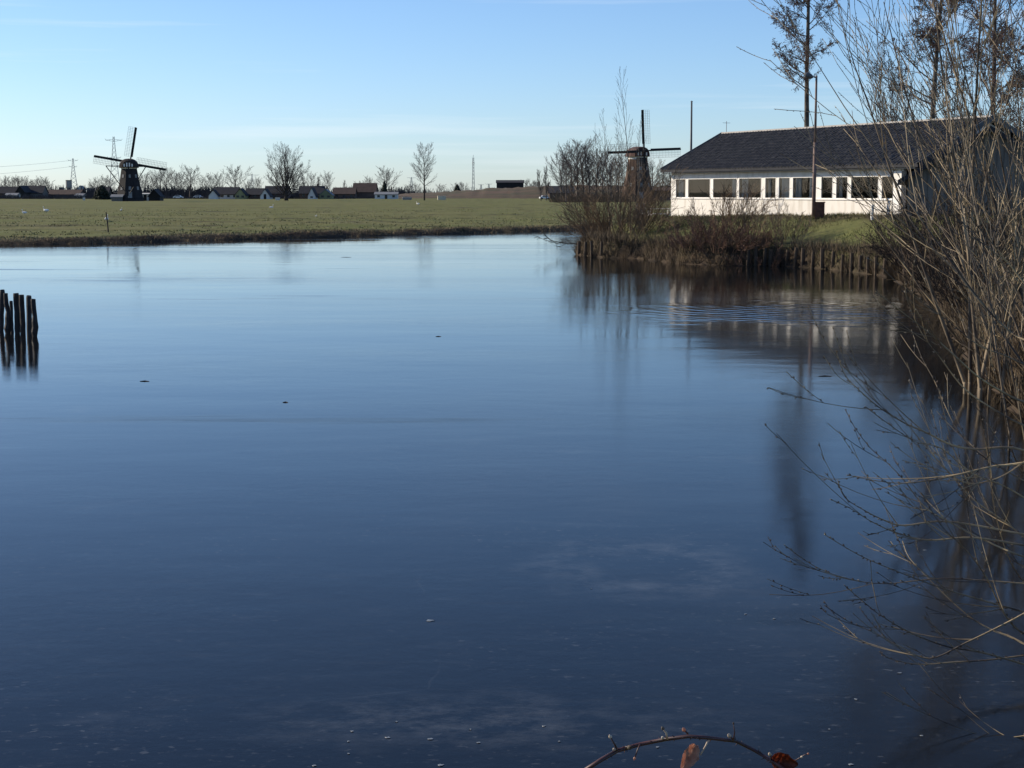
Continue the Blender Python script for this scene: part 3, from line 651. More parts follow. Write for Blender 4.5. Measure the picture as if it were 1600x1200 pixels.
# ------------------------------------------------------------------ far trees
ORD = ['first', 'second', 'third', 'fourth', 'fifth', 'sixth', 'seventh', 'eighth', 'ninth', 'tenth', 'eleventh', 'twelfth', 'thirteenth', 'fourteenth',
       'fifteenth', 'sixteenth', 'seventeenth', 'eighteenth', 'nineteenth', 'twentieth', 'twenty-first', 'twenty-second']
big = empty('bare_tree', (at(447, 309, 560).x, 560, 0.4), 0, 'largest bare tree with wide fan-shaped crown on the meadow edge', 'tree')
rgb = random.Random(31); bt, bc = MB(), MB()
bt.tube([(0,0,-0.4),(0.05,0,0.8),(0,0,2.0),(-0.05,0,3.4)], [0.85,0.62,0.55,0.45], 9)
for ax, az_, L_, r_ in ((-52,20,10.5,0.22),(-30,-40,14.5,0.30),(-17,60,17,0.32),(-4,-20,18.5,0.34),(9,70,18,0.32),(20,-50,16,0.28),(38,30,13.5,0.26),(55,-30,10,0.2),(5,150,15,0.26),(-10,200,15,0.26),(-40,120,11,0.2),(30,170,12,0.22)):
    z = math.tan(R(abs(ax)))
    d_ = Vector((math.sin(R(ax)), 0.45*math.sin(R(az_))*0.8, math.cos(R(ax)))).normalized()
    grow([bt, bc], rgb, Vector((math.sin(R(ax))*0.3, 0, 1.2+rgb.random()*1.8)), d_, L_*0.80, r_*0.9, 0, T_BIG)
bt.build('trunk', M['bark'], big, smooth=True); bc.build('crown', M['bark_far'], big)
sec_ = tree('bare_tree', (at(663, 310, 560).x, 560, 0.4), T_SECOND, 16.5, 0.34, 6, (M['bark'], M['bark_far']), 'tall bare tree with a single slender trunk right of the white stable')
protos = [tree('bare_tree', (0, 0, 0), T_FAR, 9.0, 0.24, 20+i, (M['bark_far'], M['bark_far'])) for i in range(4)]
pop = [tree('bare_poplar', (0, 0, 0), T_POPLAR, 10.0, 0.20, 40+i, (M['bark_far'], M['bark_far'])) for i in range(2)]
used = set()
def put(src, px, D, h_px, label, group, cat='tree', wide=1.0, rng=random.Random(9)):
    base = 9.6 if src in protos else 10.5
    o = src if src.name not in used else copy_tree(src)
    used.add(src.name); s = (h_px*D/FPX)/base
    o.location = ((px-800)/FPX*D, D, 0.35); o.rotation_euler = (0, 0, rng.random()*6.28); o.scale = (s*wide, s*wide, s)
    tag(o, label, cat, group); return o
rt_ = random.Random(4)
G1 = 'bare trees on the skyline left of the dark windmill'
for i_, (px, h) in enumerate(((4,17),(14,20),(24,21),(34,19),(41,21),(50,17),(58,18),(66,17),(72,21),(82,16),(149,15),(158,19),(170,22),(177,18))):
    put(protos[rt_.randrange(4)], px, 900+rt_.random()*80, h*1.05+4, ORD[i_]+' bare tree from left in the skyline row left of the dark windmill', G1, wide=1.25)
G2 = 'bare trees between the dark windmill and the big tree'
for i_, (px, h) in enumerate(((222,22),(232,27),(243,24),(254,31),(264,33),(276,26),(286,27),(320,22),(334,25),(346,26),(390,18),(404,20))):
    put(protos[rt_.randrange(4)], px, 860+rt_.random()*80, h*1.05+3, ORD[i_]+' bare tree from left in the row between dark windmill and big tree', G2, wide=1.2)
put(protos[1], 300, 840, 39, 'round bare tree standing higher in the row right of the dark windmill', None, wide=1.35)
put(protos[2], 371, 830, 40, 'round bare tree above the mustard gabled house', None, wide=1.45)
G3 = 'bare trees between the big tree and the round tree'
for i_, (px, h) in enumerate(((462,25),(476,26),(488,28),(499,27),(512,27),(541,22),(566,18),(578,22))):
    put((protos+pop)[rt_.randrange(6)], px, 880+rt_.random()*60, h*1.05+2, ORD[i_]+' bare tree from left in the skyline row right of the big tree', G3, wide=1.15)
put(protos[3], 605, 800, 37, 'round bare tree behind the white stable', None, wide=1.5)
G4 = 'low trees on the dike skyline'
for i_, (px, h) in enumerate(((640,16),(652,17),(690,16),(715,18),(725,18),(820,22),(832,21),(842,19))):
    put(protos[rt_.randrange(4)], px, 900+rt_.random()*60, h, ORD[i_]+' low bare tree from left peeping over the brown dike', G4, wide=1.5)
put(pop[0], 845, 560, 46, 'slender upright tree, left of the two poplars by the dike end', None)
put(pop[1], 853, 560, 50, 'slender upright tree, right of the two poplars by the dike end', None)
G5 = 'bare trees left of the brown windmill'
for i_, (px, h, w) in enumerate(((876,62,1),(884,50,1.2),(892,66,1.2),(902,74,1.2),(912,76,1.2),(921,72,1.2),(930,70,1.1),(941,60,1.2),(953,62,1.2),(966,55,1.2))):
    put((protos+pop)[rt_.randrange(6)], px, 470+rt_.random()*60, h, ORD[i_]+' bare tree from left in the thicket left of the brown windmill', G5, wide=w)
G6 = 'low bare trees right of the brown windmill'
for i_, (px, h) in enumerate(((1019,50),(1034,36),(1043,34),(1052,33))):
    put(protos[rt_.randrange(4)], px, 620, h, ORD[i_]+' low bare tree from left between the brown windmill and the clubhouse', G6, wide=1.2)

# far scrub: one unbroken mass of hedge and undergrowth below the skyline trees
m = MB(); rs = random.Random(12)
def scrub(px0, px1, D, h_px, step):
    x = px0
    while x < px1:
        h = h_px*D/FPX*(0.6+0.7*rs.random()); X = (x-800)/FPX*D; w = 0.5+0.9*rs.random(); y = D+rs.uniform(-6, 6)
        tw = D*0.00016
        for k in range(9):
            b0 = Vector((X+rs.uniform(-w, w), y+rs.uniform(-1, 1), 0.2)); tp = b0+Vector((h*rs.uniform(-0.4, 0.4), rs.uniform(-.6,.6), h*(0.35+0.7*rs.random())))
            m.add([b0-Vector((tw,tw*0.7,0)), b0+Vector((tw,-tw*0.7,0)), tp+Vector((tw*0.5,0,0)), tp-Vector((tw*0.5,0.0,0))], [(0,1,2,3)])
        x += step*(0.6+0.8*rs.random())
scrub(-40, 340, 850, 17, 0.9); scrub(-40, 180, 700, 7, 1.2); scrub(255, 650, 860, 15, 1.0); scrub(250, 560, 705, 4.5, 1.4); scrub(1015, 1060, 600, 18, 1.3); scrub(620, 860, 880, 13, 2.0)
und = m
m = MB(); scrub(862, 990, 478, 17, 1.5)
tag(m.build('undergrowth', M['bush']), 'brown undergrowth below the bare trees left of the brown windmill', 'undergrowth', kind='stuff')
m = und
tag(m.build('undergrowth', M['scrub']), 'dark hedges and undergrowth along the far skyline', 'hedge', kind='stuff')
def evergreen(px, D, h, w, label):
    root = empty('evergreen_tree', ((px-800)/FPX*D, D, 0.3), 0, label, 'tree'); rg = random.Random(int(px))
    t = MB(); t.tube([(0,0,-0.2),(0,0,h*0.8)], [0.2,0.06], 6); t.build('trunk', M['bark'], root); c = MB()
    for k in range(420):
        z = h*(0.06+0.94*rg.random()); rr = w*0.5*(1-(z/h)**1.8)**0.7*math.sqrt(rg.random()); a = rg.random()*6.28
        c.oct((rr*math.cos(a), rr*math.sin(a), z), 0.22+0.25*rg.random(), (rg.gauss(0,1), rg.gauss(0,1), 1.2), 0.5)
    c.build('crown', M['hedge'], root)
evergreen(602, 760, 7.5, 2.6, 'dark narrow evergreen in front of the round bare tree')
evergreen(715, 870, 6.6, 4.5, 'dark rounded evergreen on the brown dike')
evergreen(163, 630, 5.2, 6.5, 'dark rounded evergreen beside the cottage left of the dark windmill')

# ------------------------------------------------------------------ small things in the meadow
def bird(px, py, kind, label, scale=1.0, rz=0.0, zz=0.5):
    scale *= 0.62; p = at_z(px, py, zz); root = empty('swan' if kind == 'swan' else 'egret', (p.x, p.y, hz(p.x, p.y)), rz, label, kind)
    m = MB()
    if kind == 'swan':
        pts = [(-0.62,0,0.40),(-0.48,0,0.36),(-0.25,0,0.34),(0.05,0,0.33),(0.28,0,0.36),(0.42,0,0.46),(0.46,0,0.60),(0.40,0,0.78),(0.40,0,0.92),(0.48,0,1.0),(0.58,0,0.99),(0.64,0,0.96)]
        rad = [0.03,0.14,0.24,0.27,0.22,0.12,0.07,0.055,0.055,0.07,0.06,0.03]
        lz = 0.14; bk = ((0.63,0,0.965),(0.74,0,0.93))
    else:
        pts = [(-0.36,0,0.42),(-0.22,0,0.48),(-0.05,0,0.55),(0.12,0,0.62),(0.20,0,0.74),(0.14,0,0.88),(0.17,0,1.0),(0.25,0,1.04),(0.31,0,1.03)]
        rad = [0.03,0.10,0.15,0.12,0.06,0.035,0.03,0.04,0.02]; lz = 0.45; bk = ((0.30,0,1.03),(0.44,0,1.0))
    pts = [tuple(c*scale for c in q) for q in pts]; m.tube(pts, [r_*scale for r_ in rad], 8); m.build('body', M['feather'], root, smooth=True)
    b = MB(); b.tube([tuple(c*scale for c in bk[0]), tuple(c*scale for c in bk[1])], [0.03*scale, 0.01*scale], 5); b.build('beak', M['beak'], root)
    for s in (-1, 1):
        l = MB(); l.tube([(0.0, s*0.08*scale, -0.02), (0.0, s*0.08*scale, lz*scale)], 0.018*scale, 5); l.build('leg', M['tyre'], root)
    return root
bird(38, 332, 'swan', 'white swan resting in the meadow, farthest left', 0.95, R(200))
bird(72, 330, 'swan', 'white swan in the meadow, second from left edge', 1.2, R(170))
bird(189.5, 329, 'egret', 'slim upright white bird in the meadow below the dark windmill', 1.1, R(60))
bird(166.5, 343.5, 'swan', 'white swan standing behind the leaning dark post', 0.95, R(80))
bird(424, 323.5, 'swan', 'white swan in the meadow below the big bare tree', 1.1, R(20))
bird(494, 338, 'egret', 'tiny white bird in the meadow right of the big bare tree', 0.6, R(10))
bird(653, 319.5, 'swan', 'white swan lying in the meadow below the slender trunked tree', 1.1, R(150))
p = at_z(169.5, 359, 0.5); m = MB(); m.tube([(0,0,-0.3),(-0.05,0,0.6),(-0.14,0,1.42)], [0.055,0.05,0.045], 7)
tag(m.build('fence_post', M['black_wood'], loc=(p.x, p.y, hz(p.x, p.y))), 'single dark leaning post standing in the meadow near the far bank', 'post')
for px, D, w, h, l, label, mt in ((691, 600, 2.9, 1.35, 2.0, 'cream coloured container at the foot of the brown dike', 'cream'), (637, 600, 3.4, 0.9, 1.6, 'low pale trough between white stable and slender tree', 'lath'),
                              (135, 560, 0.7, 0.9, 0.8, 'tiny pale box in the meadow left of the dark windmill', 'white_far'), (436, 575, 1.6, 0.9, 1.0, 'small white box at the left foot of the big bare tree', 'white_far')):
    root = empty('container', ((px-800)/FPX*D, D, 0.45), R(6), label, 'container')
    m = MB(); m.box(-w/2, w/2, 0, l, -0.05, h*0.94); m.build('body', M[mt], root)
    m = MB(); m.box(-w/2-0.05, w/2+0.05, -0.05, l+0.05, h*0.94, h); m.build('lid', M['white_far'], root)
    for i in range(3):
        m = MB(); x = -w/2+w*(i+0.5)/3; m.box(x-w*0.13, x+w*0.13, -0.03, 0.0, h*0.15, h*0.85); m.build('panel', M[mt], root)
def car(px, D, label, rz=0.0):
    root = empty('parked_car', ((px-800)/FPX*D, D, 0.4), rz, label, 'car'); m = MB()
    prof = [(-2.1,0.35),(2.1,0.35),(2.1,0.78),(1.25,0.92),(0.75,1.42),(-1.0,1.45),(-1.7,0.98),(-2.1,0.9)]
    vs = [(x,-0.85,z) for x, z in prof]+[(x,0.85,z) for x, z in prof]; n = len(prof)
    m.add(vs, [tuple(range(n)), tuple(range(2*n-1, n-1, -1))]+[(i, i+n, (i+1) % n+n, (i+1) % n) for i in range(n)]); m.build('body', M['car_paint'], root)
    m = MB(); m.add([(-1.5,-0.87,0.98),(1.0,-0.87,0.98),(0.68,-0.87,1.34),(-0.95,-0.87,1.36)], [(0,1,2,3)]); m.build('window', M['glass_far'], root)
    for x in (-1.3, 1.3):
        for y in (-0.8, 0.8):
            w_ = MB(); w_.tube([(x, y-0.1, 0.32), (x, y+0.1, 0.32)], 0.32, 12); w_.build('wheel', M['tyre'], root)
car(851, 640, 'white car parked under the two poplars by the dike', R(15))
car(282, 700, 'white car parked right of the dark windmill by the hedge', 0)
car(313, 705, 'white car by the pale gabled houses, right of the round tree', 0)
p = at(868, 312, 520); m = MB(); m.bar((0.7,0,0.0),(-0.75,0,1.7),0.42,0.12)
tag(m.build('leaning_board', M['white_far'], loc=(p.x, 520, 0.45)), 'slanting white board standing at right end of the meadow', 'board')

# ------------------------------------------------------------------ clubhouse
A0 = Vector((9.36, 98.0)); du = Vector((0.40, -0.9165)); dv = Vector((0.9165, 0.40))
HL, HW = 23.6, 7.4; Z_S, Z_T, Z_E, Z_R = 2.86, 3.97, 4.60, 6.53
club = empty('clubhouse', (A0.x, A0.y, 0), 0, 'long white clubhouse with dark tiled roof and window row on the bank', 'house')
hxf = lambda p: (p[0]*du.x + p[1]*dv.x, p[0]*du.y + p[1]*dv.y, p[2])
def u_of(px):
    k = (px-800)/FPX*math.cos(0)/1.0
    k = k/(cp) * 1.0 if False else k
    # solve (A0.x+u*du.x)/(depth)=k with depth ~ distance along the view axis
    return (k*A0.y*1.004 - A0.x)/(du.x - k*du.y*1.004)
def hb_(name, mat, args, parent=None):
    m = MB(hxf)
    for a in (args if isinstance(args[0], (tuple, list)) else [args]): m.box(*a)
    return m.build(name, mat, parent or club)
FE = 22.2
hb_('lower_wall', M['white_wall'], (0, FE, 0, 0.16, 1.2, Z_S-0.05))
hb_('lintel_board', M['white_wall'], (0, FE, 0.003, 0.163, Z_T, Z_E-0.03))
hb_('back_wall', M['grey_wall'], (0, HL, HW-0.16, HW, 1.2, Z_E+0.1))
for u0, u1 in ((0.0, 0.16), (HL-0.16, HL)):
    m = MB(hxf); m.add([(u0,0.165,1.2),(u1,0.165,1.2),(u1,HW-0.165,1.2),(u0,HW-0.165,1.2),(u0,0.165,Z_E),(u1,0.165,Z_E),(u1,HW-0.165,Z_E),(u0,HW-0.165,Z_E),(u0,HW/2,Z_R-0.1),(u1,HW/2,Z_R-0.1)],
                       [(0,3,7,8,4),(1,5,9,6,2),(0,4,5,1),(2,6,7,3),(4,8,9,5),(7,6,9,8)]); m.build('gable_wall', M['white_wall'], club)
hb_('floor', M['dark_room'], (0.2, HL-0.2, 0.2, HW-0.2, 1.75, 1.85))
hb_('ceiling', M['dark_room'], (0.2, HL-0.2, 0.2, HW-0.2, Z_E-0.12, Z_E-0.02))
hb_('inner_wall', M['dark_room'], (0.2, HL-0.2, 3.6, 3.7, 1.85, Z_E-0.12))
hb_('window_sill', M['white'], (0.0, FE, -0.05, 0.20, Z_S-0.05, Z_S))
hb_('corner_board', M['white'], (FE-0.55, FE+0.05, -0.16, 0.12, 1.3, Z_T+0.2))
WIN = [(1054.5,1068),(1073.5,1106),(1112,1147),(1152,1185),(1192.5,1207.5),(1213.5,1229),(1235,1265),(1279,1295.5),(1302,1318.5),(1325,1366),(1372.5,1389.5)]
edges = []
for i, (a, b) in enumerate(WIN):
    ua, ub = u_of(a-1.5), u_of(b+0.5); edges.append((ua, ub))
    fw = 0.04
    fr = hb_('window', M['white'], [(ua, ub, -0.01, 0.06, Z_S, Z_S+fw), (ua, ub, -0.01, 0.06, Z_T-fw, Z_T), (ua, ua+fw, -0.009, 0.059, Z_S+fw, Z_T-fw), (ub-fw, ub, -0.009, 0.059, Z_S+fw, Z_T-fw)])
    pn = MB(hxf); pn.add([(ua+fw, 0.018, Z_S+fw), (ub-fw, 0.018, Z_S+fw), (ub-fw, 0.018, Z_T-fw), (ua+fw, 0.018, Z_T-fw)], [(0,1,2,3)]); pn.build('pane', M['glass'], fr)
    # curtains drawn to the side of some windows
    if i in (0, 2, 3, 4, 5, 6, 7, 8):
        w = (ub-ua)*(0.5 if i in (0, 5) else 0.28)
        for side in ((0,) if i in (0, 3, 4, 8) else (1,) if i in (2, 7) else (0, 1)):
            c = MB(hxf); n = 14; u0 = ua+0.03 if side == 0 else ub-0.03-w; vs = []
            for k in range(n+1):
                x = u0+w*k/n; y = 0.16+0.03*math.sin(k*1.9)
                vs += [(x, y, Z_S+0.02), (x, y, Z_T+0.05)]
            c.add(vs, [(2*k, 2*k+2, 2*k+3, 2*k+1) for k in range(n)]); c.build('curtain', M['curtain'], fr)
prev = 0.0
for ua, ub in edges + [(FE-0.55, FE)]:
    if ua-prev > 0.03: hb_('window_pillar', M['white'], (prev, ua, 0.0, 0.10, Z_S, Z_T))
    prev = ub
# roof: battens and overlapping tiles on both slopes
slope = math.atan2(Z_R-Z_E, HW/2); OV = 0.45; OG = 0.35
ez = Z_E - OV*math.tan(slope)
for side in (0, 1):
    f = (lambda v: v) if side == 0 else (lambda v: HW-v)
    m = MB(hxf); q = [(-OG, f(-OV), ez), (HL+OG, f(-OV), ez), (HL+OG, HW/2, Z_R), (-OG, HW/2, Z_R)]
    m.add([(a, b, c) for a, b, c in q]+[(a, b, c+0.08) for a, b, c in q], [(0,3,2,1),(4,5,6,7),(0,1,5,4),(1,2,6,5),(2,3,7,6),(3,0,4,7)])
    rf = m.build('roof', M['deck'], club)
    t = MB(hxf); cs, sn = math.cos(slope), math.sin(slope); Ls = (HW/2+OV)/cs; nc = 13; nt_ = 80; tw = (HL+2*OG)/nt_; ch = Ls/nc; rg = random.Random(side)
    prof = [(0.0, 0.05), (0.28, 0.0), (0.58, 0.015), (0.84, 0.095), (1.0, 0.065)]
    for c in range(nc):
        for k in range(nt_):
            u0 = -OG+k*tw; dz = rg.uniform(-0.006, 0.006); vs = []
            for e, (s0, lift) in enumerate(((c*ch-0.03, 0.135), ((c+1)*ch, 0.095))):
                for x, hgt in prof:
                    hh = hgt+lift+dz; vs.append((u0+x*tw*0.985, f(-OV+s0*cs-hh*sn), ez+s0*sn+hh*cs))
            for x, hgt in prof:
                hh = hgt+0.085; vs.append((u0+x*tw*0.985, f(-OV+(c*ch-0.03)*cs-hh*sn), ez+(c*ch-0.03)*sn+hh*cs))
            t.add(vs, [(j, j+1, j+6, j+5) for j in range(4)]+[(10+j, 11+j, j+1, j) for j in range(4)])
    tag(t.build('roof_tiles', M['tile'], rf), kind='stuff')
hb_('ridge_cap', M['soffit'], (-OG, HL+OG, HW/2-0.14, HW/2+0.14, Z_R+0.12, Z_R+0.21))
m = MB(hxf); m.box(-OG, HL+OG, -OV-0.10, -OV, ez-0.03, ez+0.09); m.build('gutter', M['roof_black'], club)
hb_('soffit', M['soffit'], (-OG, HL, -OV+0.03, 0.0, ez-0.09, ez-0.05))
for u0 in (-OG-0.05, HL+OG+0.01):
    for side in (0, 1):
        f = (lambda v: v) if side == 0 else (lambda v: HW-v)
        m = MB(hxf); m.bar((u0, f(-OV-0.02), ez+0.10), (u0, HW/2, Z_R+0.12), 0.05, 0.26); m.build('barge_board', M['grey_pole'], club)
m = MB(hxf); m.tube([(0.0, HW/2, Z_R), (0.0, HW/2, Z_R+0.85)], 0.02, 5); m.bar((0, HW/2-0.25, Z_R+0.75), (0, HW/2+0.25, Z_R+0.75), 0.02); m.build('antenna', M['steel'], club)
hb_('drain_pipe', M['grey_pole'], (FE-0.70, FE-0.62, -0.09, -0.01, 1.4, ez+0.02))
# cross wing of grey boards at the right end
wx0, wx1, wy0, wy1 = 0.0, 7.0, 0.0, 9.0; we, wr = 3.75, 5.85; wm = (wx0+wx1)/2
WO = Vector((17.62-A0.x, 74.2-A0.y)); wa = R(-19)
wxf = lambda p: (WO.x+p[0]*math.cos(wa)-p[1]*math.sin(wa), WO.y+p[0]*math.sin(wa)+p[1]*math.cos(wa), p[2])
nbp = 24
for i in range(nbp):
    a, b = wx0+(wx1-wx0)*i/nbp, wx0+(wx1-wx0)*(i+1)/nbp-0.012
    top = lambda x: we+(wr-we)*(1-abs(x-wm)/(wm-wx0)); o_ = 0.012*(i % 2)
    m = MB(wxf); vs = []
    for y in (wy0-o_, wy0+0.06): vs += [(a, y, 1.2), (b, y, 1.2), (b, y, top(b)), (a, y, top(a))]
    m.add(vs, [(0,1,2,3),(7,6,5,4),(0,4,5,1),(1,5,6,2),(2,6,7,3),(3,7,4,0)]); m.build('wing_plank', M['grey_wall'], club)
for xa in (wx0, wx1-0.1): m = MB(wxf); m.box(xa, xa+0.1, wy0+0.062, wy1, 1.2, we); m.build('wing_wall', M['grey_wall'], club)
for s in (-1, 1):
    m = MB(wxf); xe = wm+s*(wm-wx0+0.4); zz = we-0.4*(wr-we)/(wm-wx0)
    q = [Vector((xe, wy0-0.4, zz)), Vector((wm, wy0-0.4, wr)), Vector((wm, wy1, wr)), Vector((xe, wy1, zz))]; up = Vector((0, 0, 0.22))
    m.add(q+[v+up for v in q], [(0,3,2,1),(4,5,6,7),(0,1,5,4),(1,2,6,5),(2,3,7,6),(3,0,4,7)]); m.build('wing_roof', M['roof_black'], club)

# ------------------------------------------------------------------ poles, benches and posts around the clubhouse
D = 80.0; p = at(1271, 346, D); zb = hz(p.x, D)
lamp = empty('lamp_post', (p.x, D, zb), 0, 'tall thin pinkish lamp post in front of the clubhouse', 'lamp post')
zt = at(1274, 118, D).z-zb
m = MB(); m.tube([(0,0,-0.4),(0,0,zt*0.53)], [0.095,0.085], 10); m.build('lower_pole', M['lamp_pole'], lamp, True)
m = MB(); m.tube([(0,0,zt*0.53),(0,0,zt)], [0.06,0.05], 10); m.build('upper_pole', M['lamp_pole'], lamp, True)
m = MB(); m.tube([(0,0,zt-0.10),(-0.22,-0.02,zt-0.04)], 0.03, 7); m.build('arm', M['grey_pole'], lamp)
m = MB(); m.tube([(-0.16,0,zt-0.07),(-0.28,-0.01,zt-0.05),(-0.46,-0.02,zt+0.03),(-0.60,-0.03,zt+0.09)], [0.05,0.13,0.13,0.05], 8); m.build('lamp_head', M['grey_pole'], lamp, True)
p = at(1280.5, 345, 79.2)
rb_ = MB(); rb_.box(-0.22,0.22,-0.2,0.2,-0.5,0.72)
rust = empty('steel_box', (p.x, 79.2, hz(p.x, 79.2)), R(-12), 'rusty brown box at the foot of the lamp post', 'box'); rb_.build('body', M['rust'], rust)
m = MB(); m.box(-0.25,0.25,-0.23,0.23,0.72,0.77); m.build('lid', M['rust'], rust)
m = MB(); m.box(-0.13,0.13,-0.215,-0.201,0.1,0.55); m.build('door', M['rust'], rust)
D = 118.0; p = at(1079, 300, D); fp = empty('flagpole', (p.x, D, 0.5), 0, 'bare grey flagpole rising behind the left end of the clubhouse', 'flagpole'); h_ = at(1080, 160, D).z-0.5
m = MB(); m.tube([(0,0,-0.3),(0,0,h_*0.55),(0,0,h_)], [0.10,0.085,0.06], 8); m.build('pole', M['grey_pole'], fp, True)
m = MB(); m.oct((0,0,h_+0.05), 0.09); m.build('finial', M['grey_pole'], fp)
p = at(1362.5, 348, 75.5); z_ = hz(p.x, 75.5); bl = empty('bollard', (p.x, 75.5, z_), 0, 'short white bollard on the grass before the right end of the clubhouse', 'bollard')
m = MB(); m.tube([(0,0,-0.3),(0,0,0.62)], 0.075, 10); m.build('post', M['white'], bl); m = MB(); m.tube([(0,0,0.62),(0,0,0.68)], [0.085,0.05], 10); m.build('cap', M['white'], bl)
# dark low wall / edging along the right part of the facade
# white picnic table by the left corner
D = 100.0; p = at(1030, 350, D); z_ = hz(p.x, D); pt_ = empty('picnic_table', (p.x, D, z_), R(8), 'white picnic table with benches left of the clubhouse', 'picnic table')
for k in range(4): m = MB(); m.box(-0.85,0.85,-0.36+0.19*k,-0.19+0.19*k,0.72,0.76); m.build('top_plank', M['white'], pt_)
for s in (-1, 1):
    m = MB(); m.box(-0.85,0.85,s*0.72-0.12,s*0.72+0.12,0.42,0.46); m.build('bench_plank', M['white'], pt_)
    m = MB(); m.bar((s*0.6,-0.62,-0.1),(s*0.6,-0.22,0.72),0.07,0.10); m.bar((s*0.6,0.62,-0.1),(s*0.6,0.22,0.72),0.07,0.10); m.bar((s*0.6,-0.8,0.40),(s*0.6,0.8,0.40),0.06,0.10); m.build('trestle', M['white'], pt_)
D = 101.0; p = at(1001, 346, D); z_ = hz(p.x, D); nb = empty('notice_board', (p.x, D, z_), R(-20), 'weathered grey board on posts left of the picnic table', 'board')
for k in range(4): m = MB(); m.box(-0.30+0.155*k,-0.155+0.155*k,-0.02,0.02,0.1,1.42-0.03*(k % 2)); m.build('plank', M['lath'], nb)
for s in (-0.24, 0.24): m = MB(); m.box(s-0.04,s+0.04,0.021,0.10,-0.4,1.3); m.build('post', M['post'], nb)
# palisade along the bank
rp_ = random.Random(21)
def on_shore(px):
    best = None
    for i in range(10, 21):
        a, b = SH[i], SH[i+1]
        for t in np.linspace(0, 1, 60):
            q = a+(b-a)*t; e = abs(800+q[0]/q[1]*FPX*1.0/(1.0) - px)
            if best is None or e < best[0]: best = (e, q, b-a)
    return best[1], best[2]
xs = [905,915,926,940,1168,1181,1193,1204,1216,1228,1241,1254] + [1269,1284,1299.5,1314.5,1329.5,1342.5,1356,1368,1382,1397,1412,1426]
for i, px in enumerate(xs):
    q, t_ = on_shore(px); n_ = Vector((t_[1], -t_[0])).normalized()
    h_ = 0.76+rp_.uniform(-0.10, 0.12); r_ = 0.085+rp_.uniform(-0.012, 0.015)
    ln = rp_.uniform(-0.05, 0.05)
    m = MB(); m.tube([(0,0,-0.7),(ln*0.3,0,0.0),(ln*0.7,rp_.uniform(-.01,.01),h_*0.6),(ln,0,h_)], [r_*1.05,r_*1.0,r_*0.98,r_*0.9], 8)
    where = ('weathered stake along the bank below the clubhouse, %s from the right end' % ORD[len(xs)-1-i] if px > 1000 else 'old stake at the tip of the bank under the left bush, %s from left' % ORD[i])
    o = m.build('palisade_stake', M['post'], loc=(q[0]-0.04, q[1]-0.22, 0)); tag(o, where, 'stake', 'palisade stakes below the clubhouse' if px > 1000 else 'stakes at the tip of the bank')
# the stakes standing in the ice at the left edge
for i, (px, top, bot, w, dx, bulge, label) in enumerate([
    (2.5, 453, 517, 6.5, -1.5, 0.0, 'black stake cut by the left picture edge, in the ice'), (10.5, 458, 521, 6.0, 4.0, 0.55, 'crooked black stake with a swollen lower half, second from left edge'),
    (26, 458, 521, 7.0, 2.0, 0.15, 'black stake with a straight flat top, third from left edge'), (34.5, 460.5, 522, 7.0, 2.6, 0.05, 'black stake leaning on its neighbour, fourth from left edge'),
    (45.5, 462, 523, 7.2, 0.8, 0.0, 'thick black stake, second from right of the group in ice'), (53, 467, 526, 6.4, 2.6, 0.3, 'shortest black stake, rightmost of the group in ice'),
    (18, 470, 519, 4.5, 1.5, 0.0, 'thin low black stake half hidden between the others in ice')]):
    b = at_z(px+dx*0.5, bot, 0); tz = at(px-dx*0.5, top, b.y); h_ = tz.z; r_ = 1.22*w/2*b.y/FPX; lx = tz.x-b.x
    m = MB(); ks = [0, 0.12, 0.25, 0.40, 0.55, 0.75, 0.95, 1.0]; rg = random.Random(50+i)
    m.tube([(lx*-0.3,0,-0.6)]+[(lx*k+rg.uniform(-.006,.006)+(bulge*0.05 if 0.2 < k < 0.6 else 0), rg.uniform(-.008,.008), h_*k) for k in ks],
           [r_]+[r_*(1+rg.uniform(-.10,.08)+(bulge if 0.1 < k < 0.5 else 0))*(0.90 if k == 1 else 1) for k in ks], 9)
    tag(m.build('mooring_stake', M['post_wet'], loc=(b.x, b.y, 0)), label, 'stake')

# ------------------------------------------------------------------ tall alders and trees behind the clubhouse
def cone_leaf(mb, dens, size):
    def fn(rng, path, dirs, rad):
        for k in range(dens):
            i = rng.randrange(len(path)); p = path[i] + Vector((rng.gauss(0, 0.05), rng.gauss(0, 0.05), rng.gauss(-0.03, 0.05)))
            mb.oct(p, size*(0.6+0.7*rng.random()), (rng.gauss(0, 1), rng.gauss(0, 1), 1), size*1.3)
    return fn
def alder(px, D, py_base_z, H, r0, seed, label, t0=0.42, lr=0.20, dens=7, lean=(0, 0)):
    cones = MB()
    T = TP(seg=[14,6,5,3], sides=[8,4,3,3], n=[(34,36),(10,11),(6,7)], ang=[66,44,44], lr=[lr,0.46,0.46], rr=[0.34,0.5,0.6], jit=[0.012,0.10,0.14,0.16],
           up=[0.02,0.35,0.1,-0.1], t0=[t0,0.2,0.15], taper=[0.25,0.25,0.35,0.6], rmin=0.011, shape=lambda t: 1.15-0.75*t, apex=0.6, leaf=cone_leaf(cones, dens, 0.027))
    X = (px-800)/FPX*D; o = tree('alder_tree', (X, D, py_base_z), T, H, r0, seed, (M['alder'], M['twig']), label, lean=lean)
    tag(cones.build('cones', M['alder_cone'], o), kind='stuff'); return o
alder(1259, 112, 1.2, 20.5, 0.22, 61, 'tall straight alder rising behind the clubhouse roof beside the lamp post', 0.42, 0.165, 5)
alder(1447, 100, 1.2, 19.0, 0.21, 62, 'tall alder behind the clubhouse, second from the lamp post', 0.34, 0.20)
alder(1545, 104, 1.2, 19.0, 0.22, 63, 'tall alder behind the willow, third from the lamp post', 0.28, 0.22)
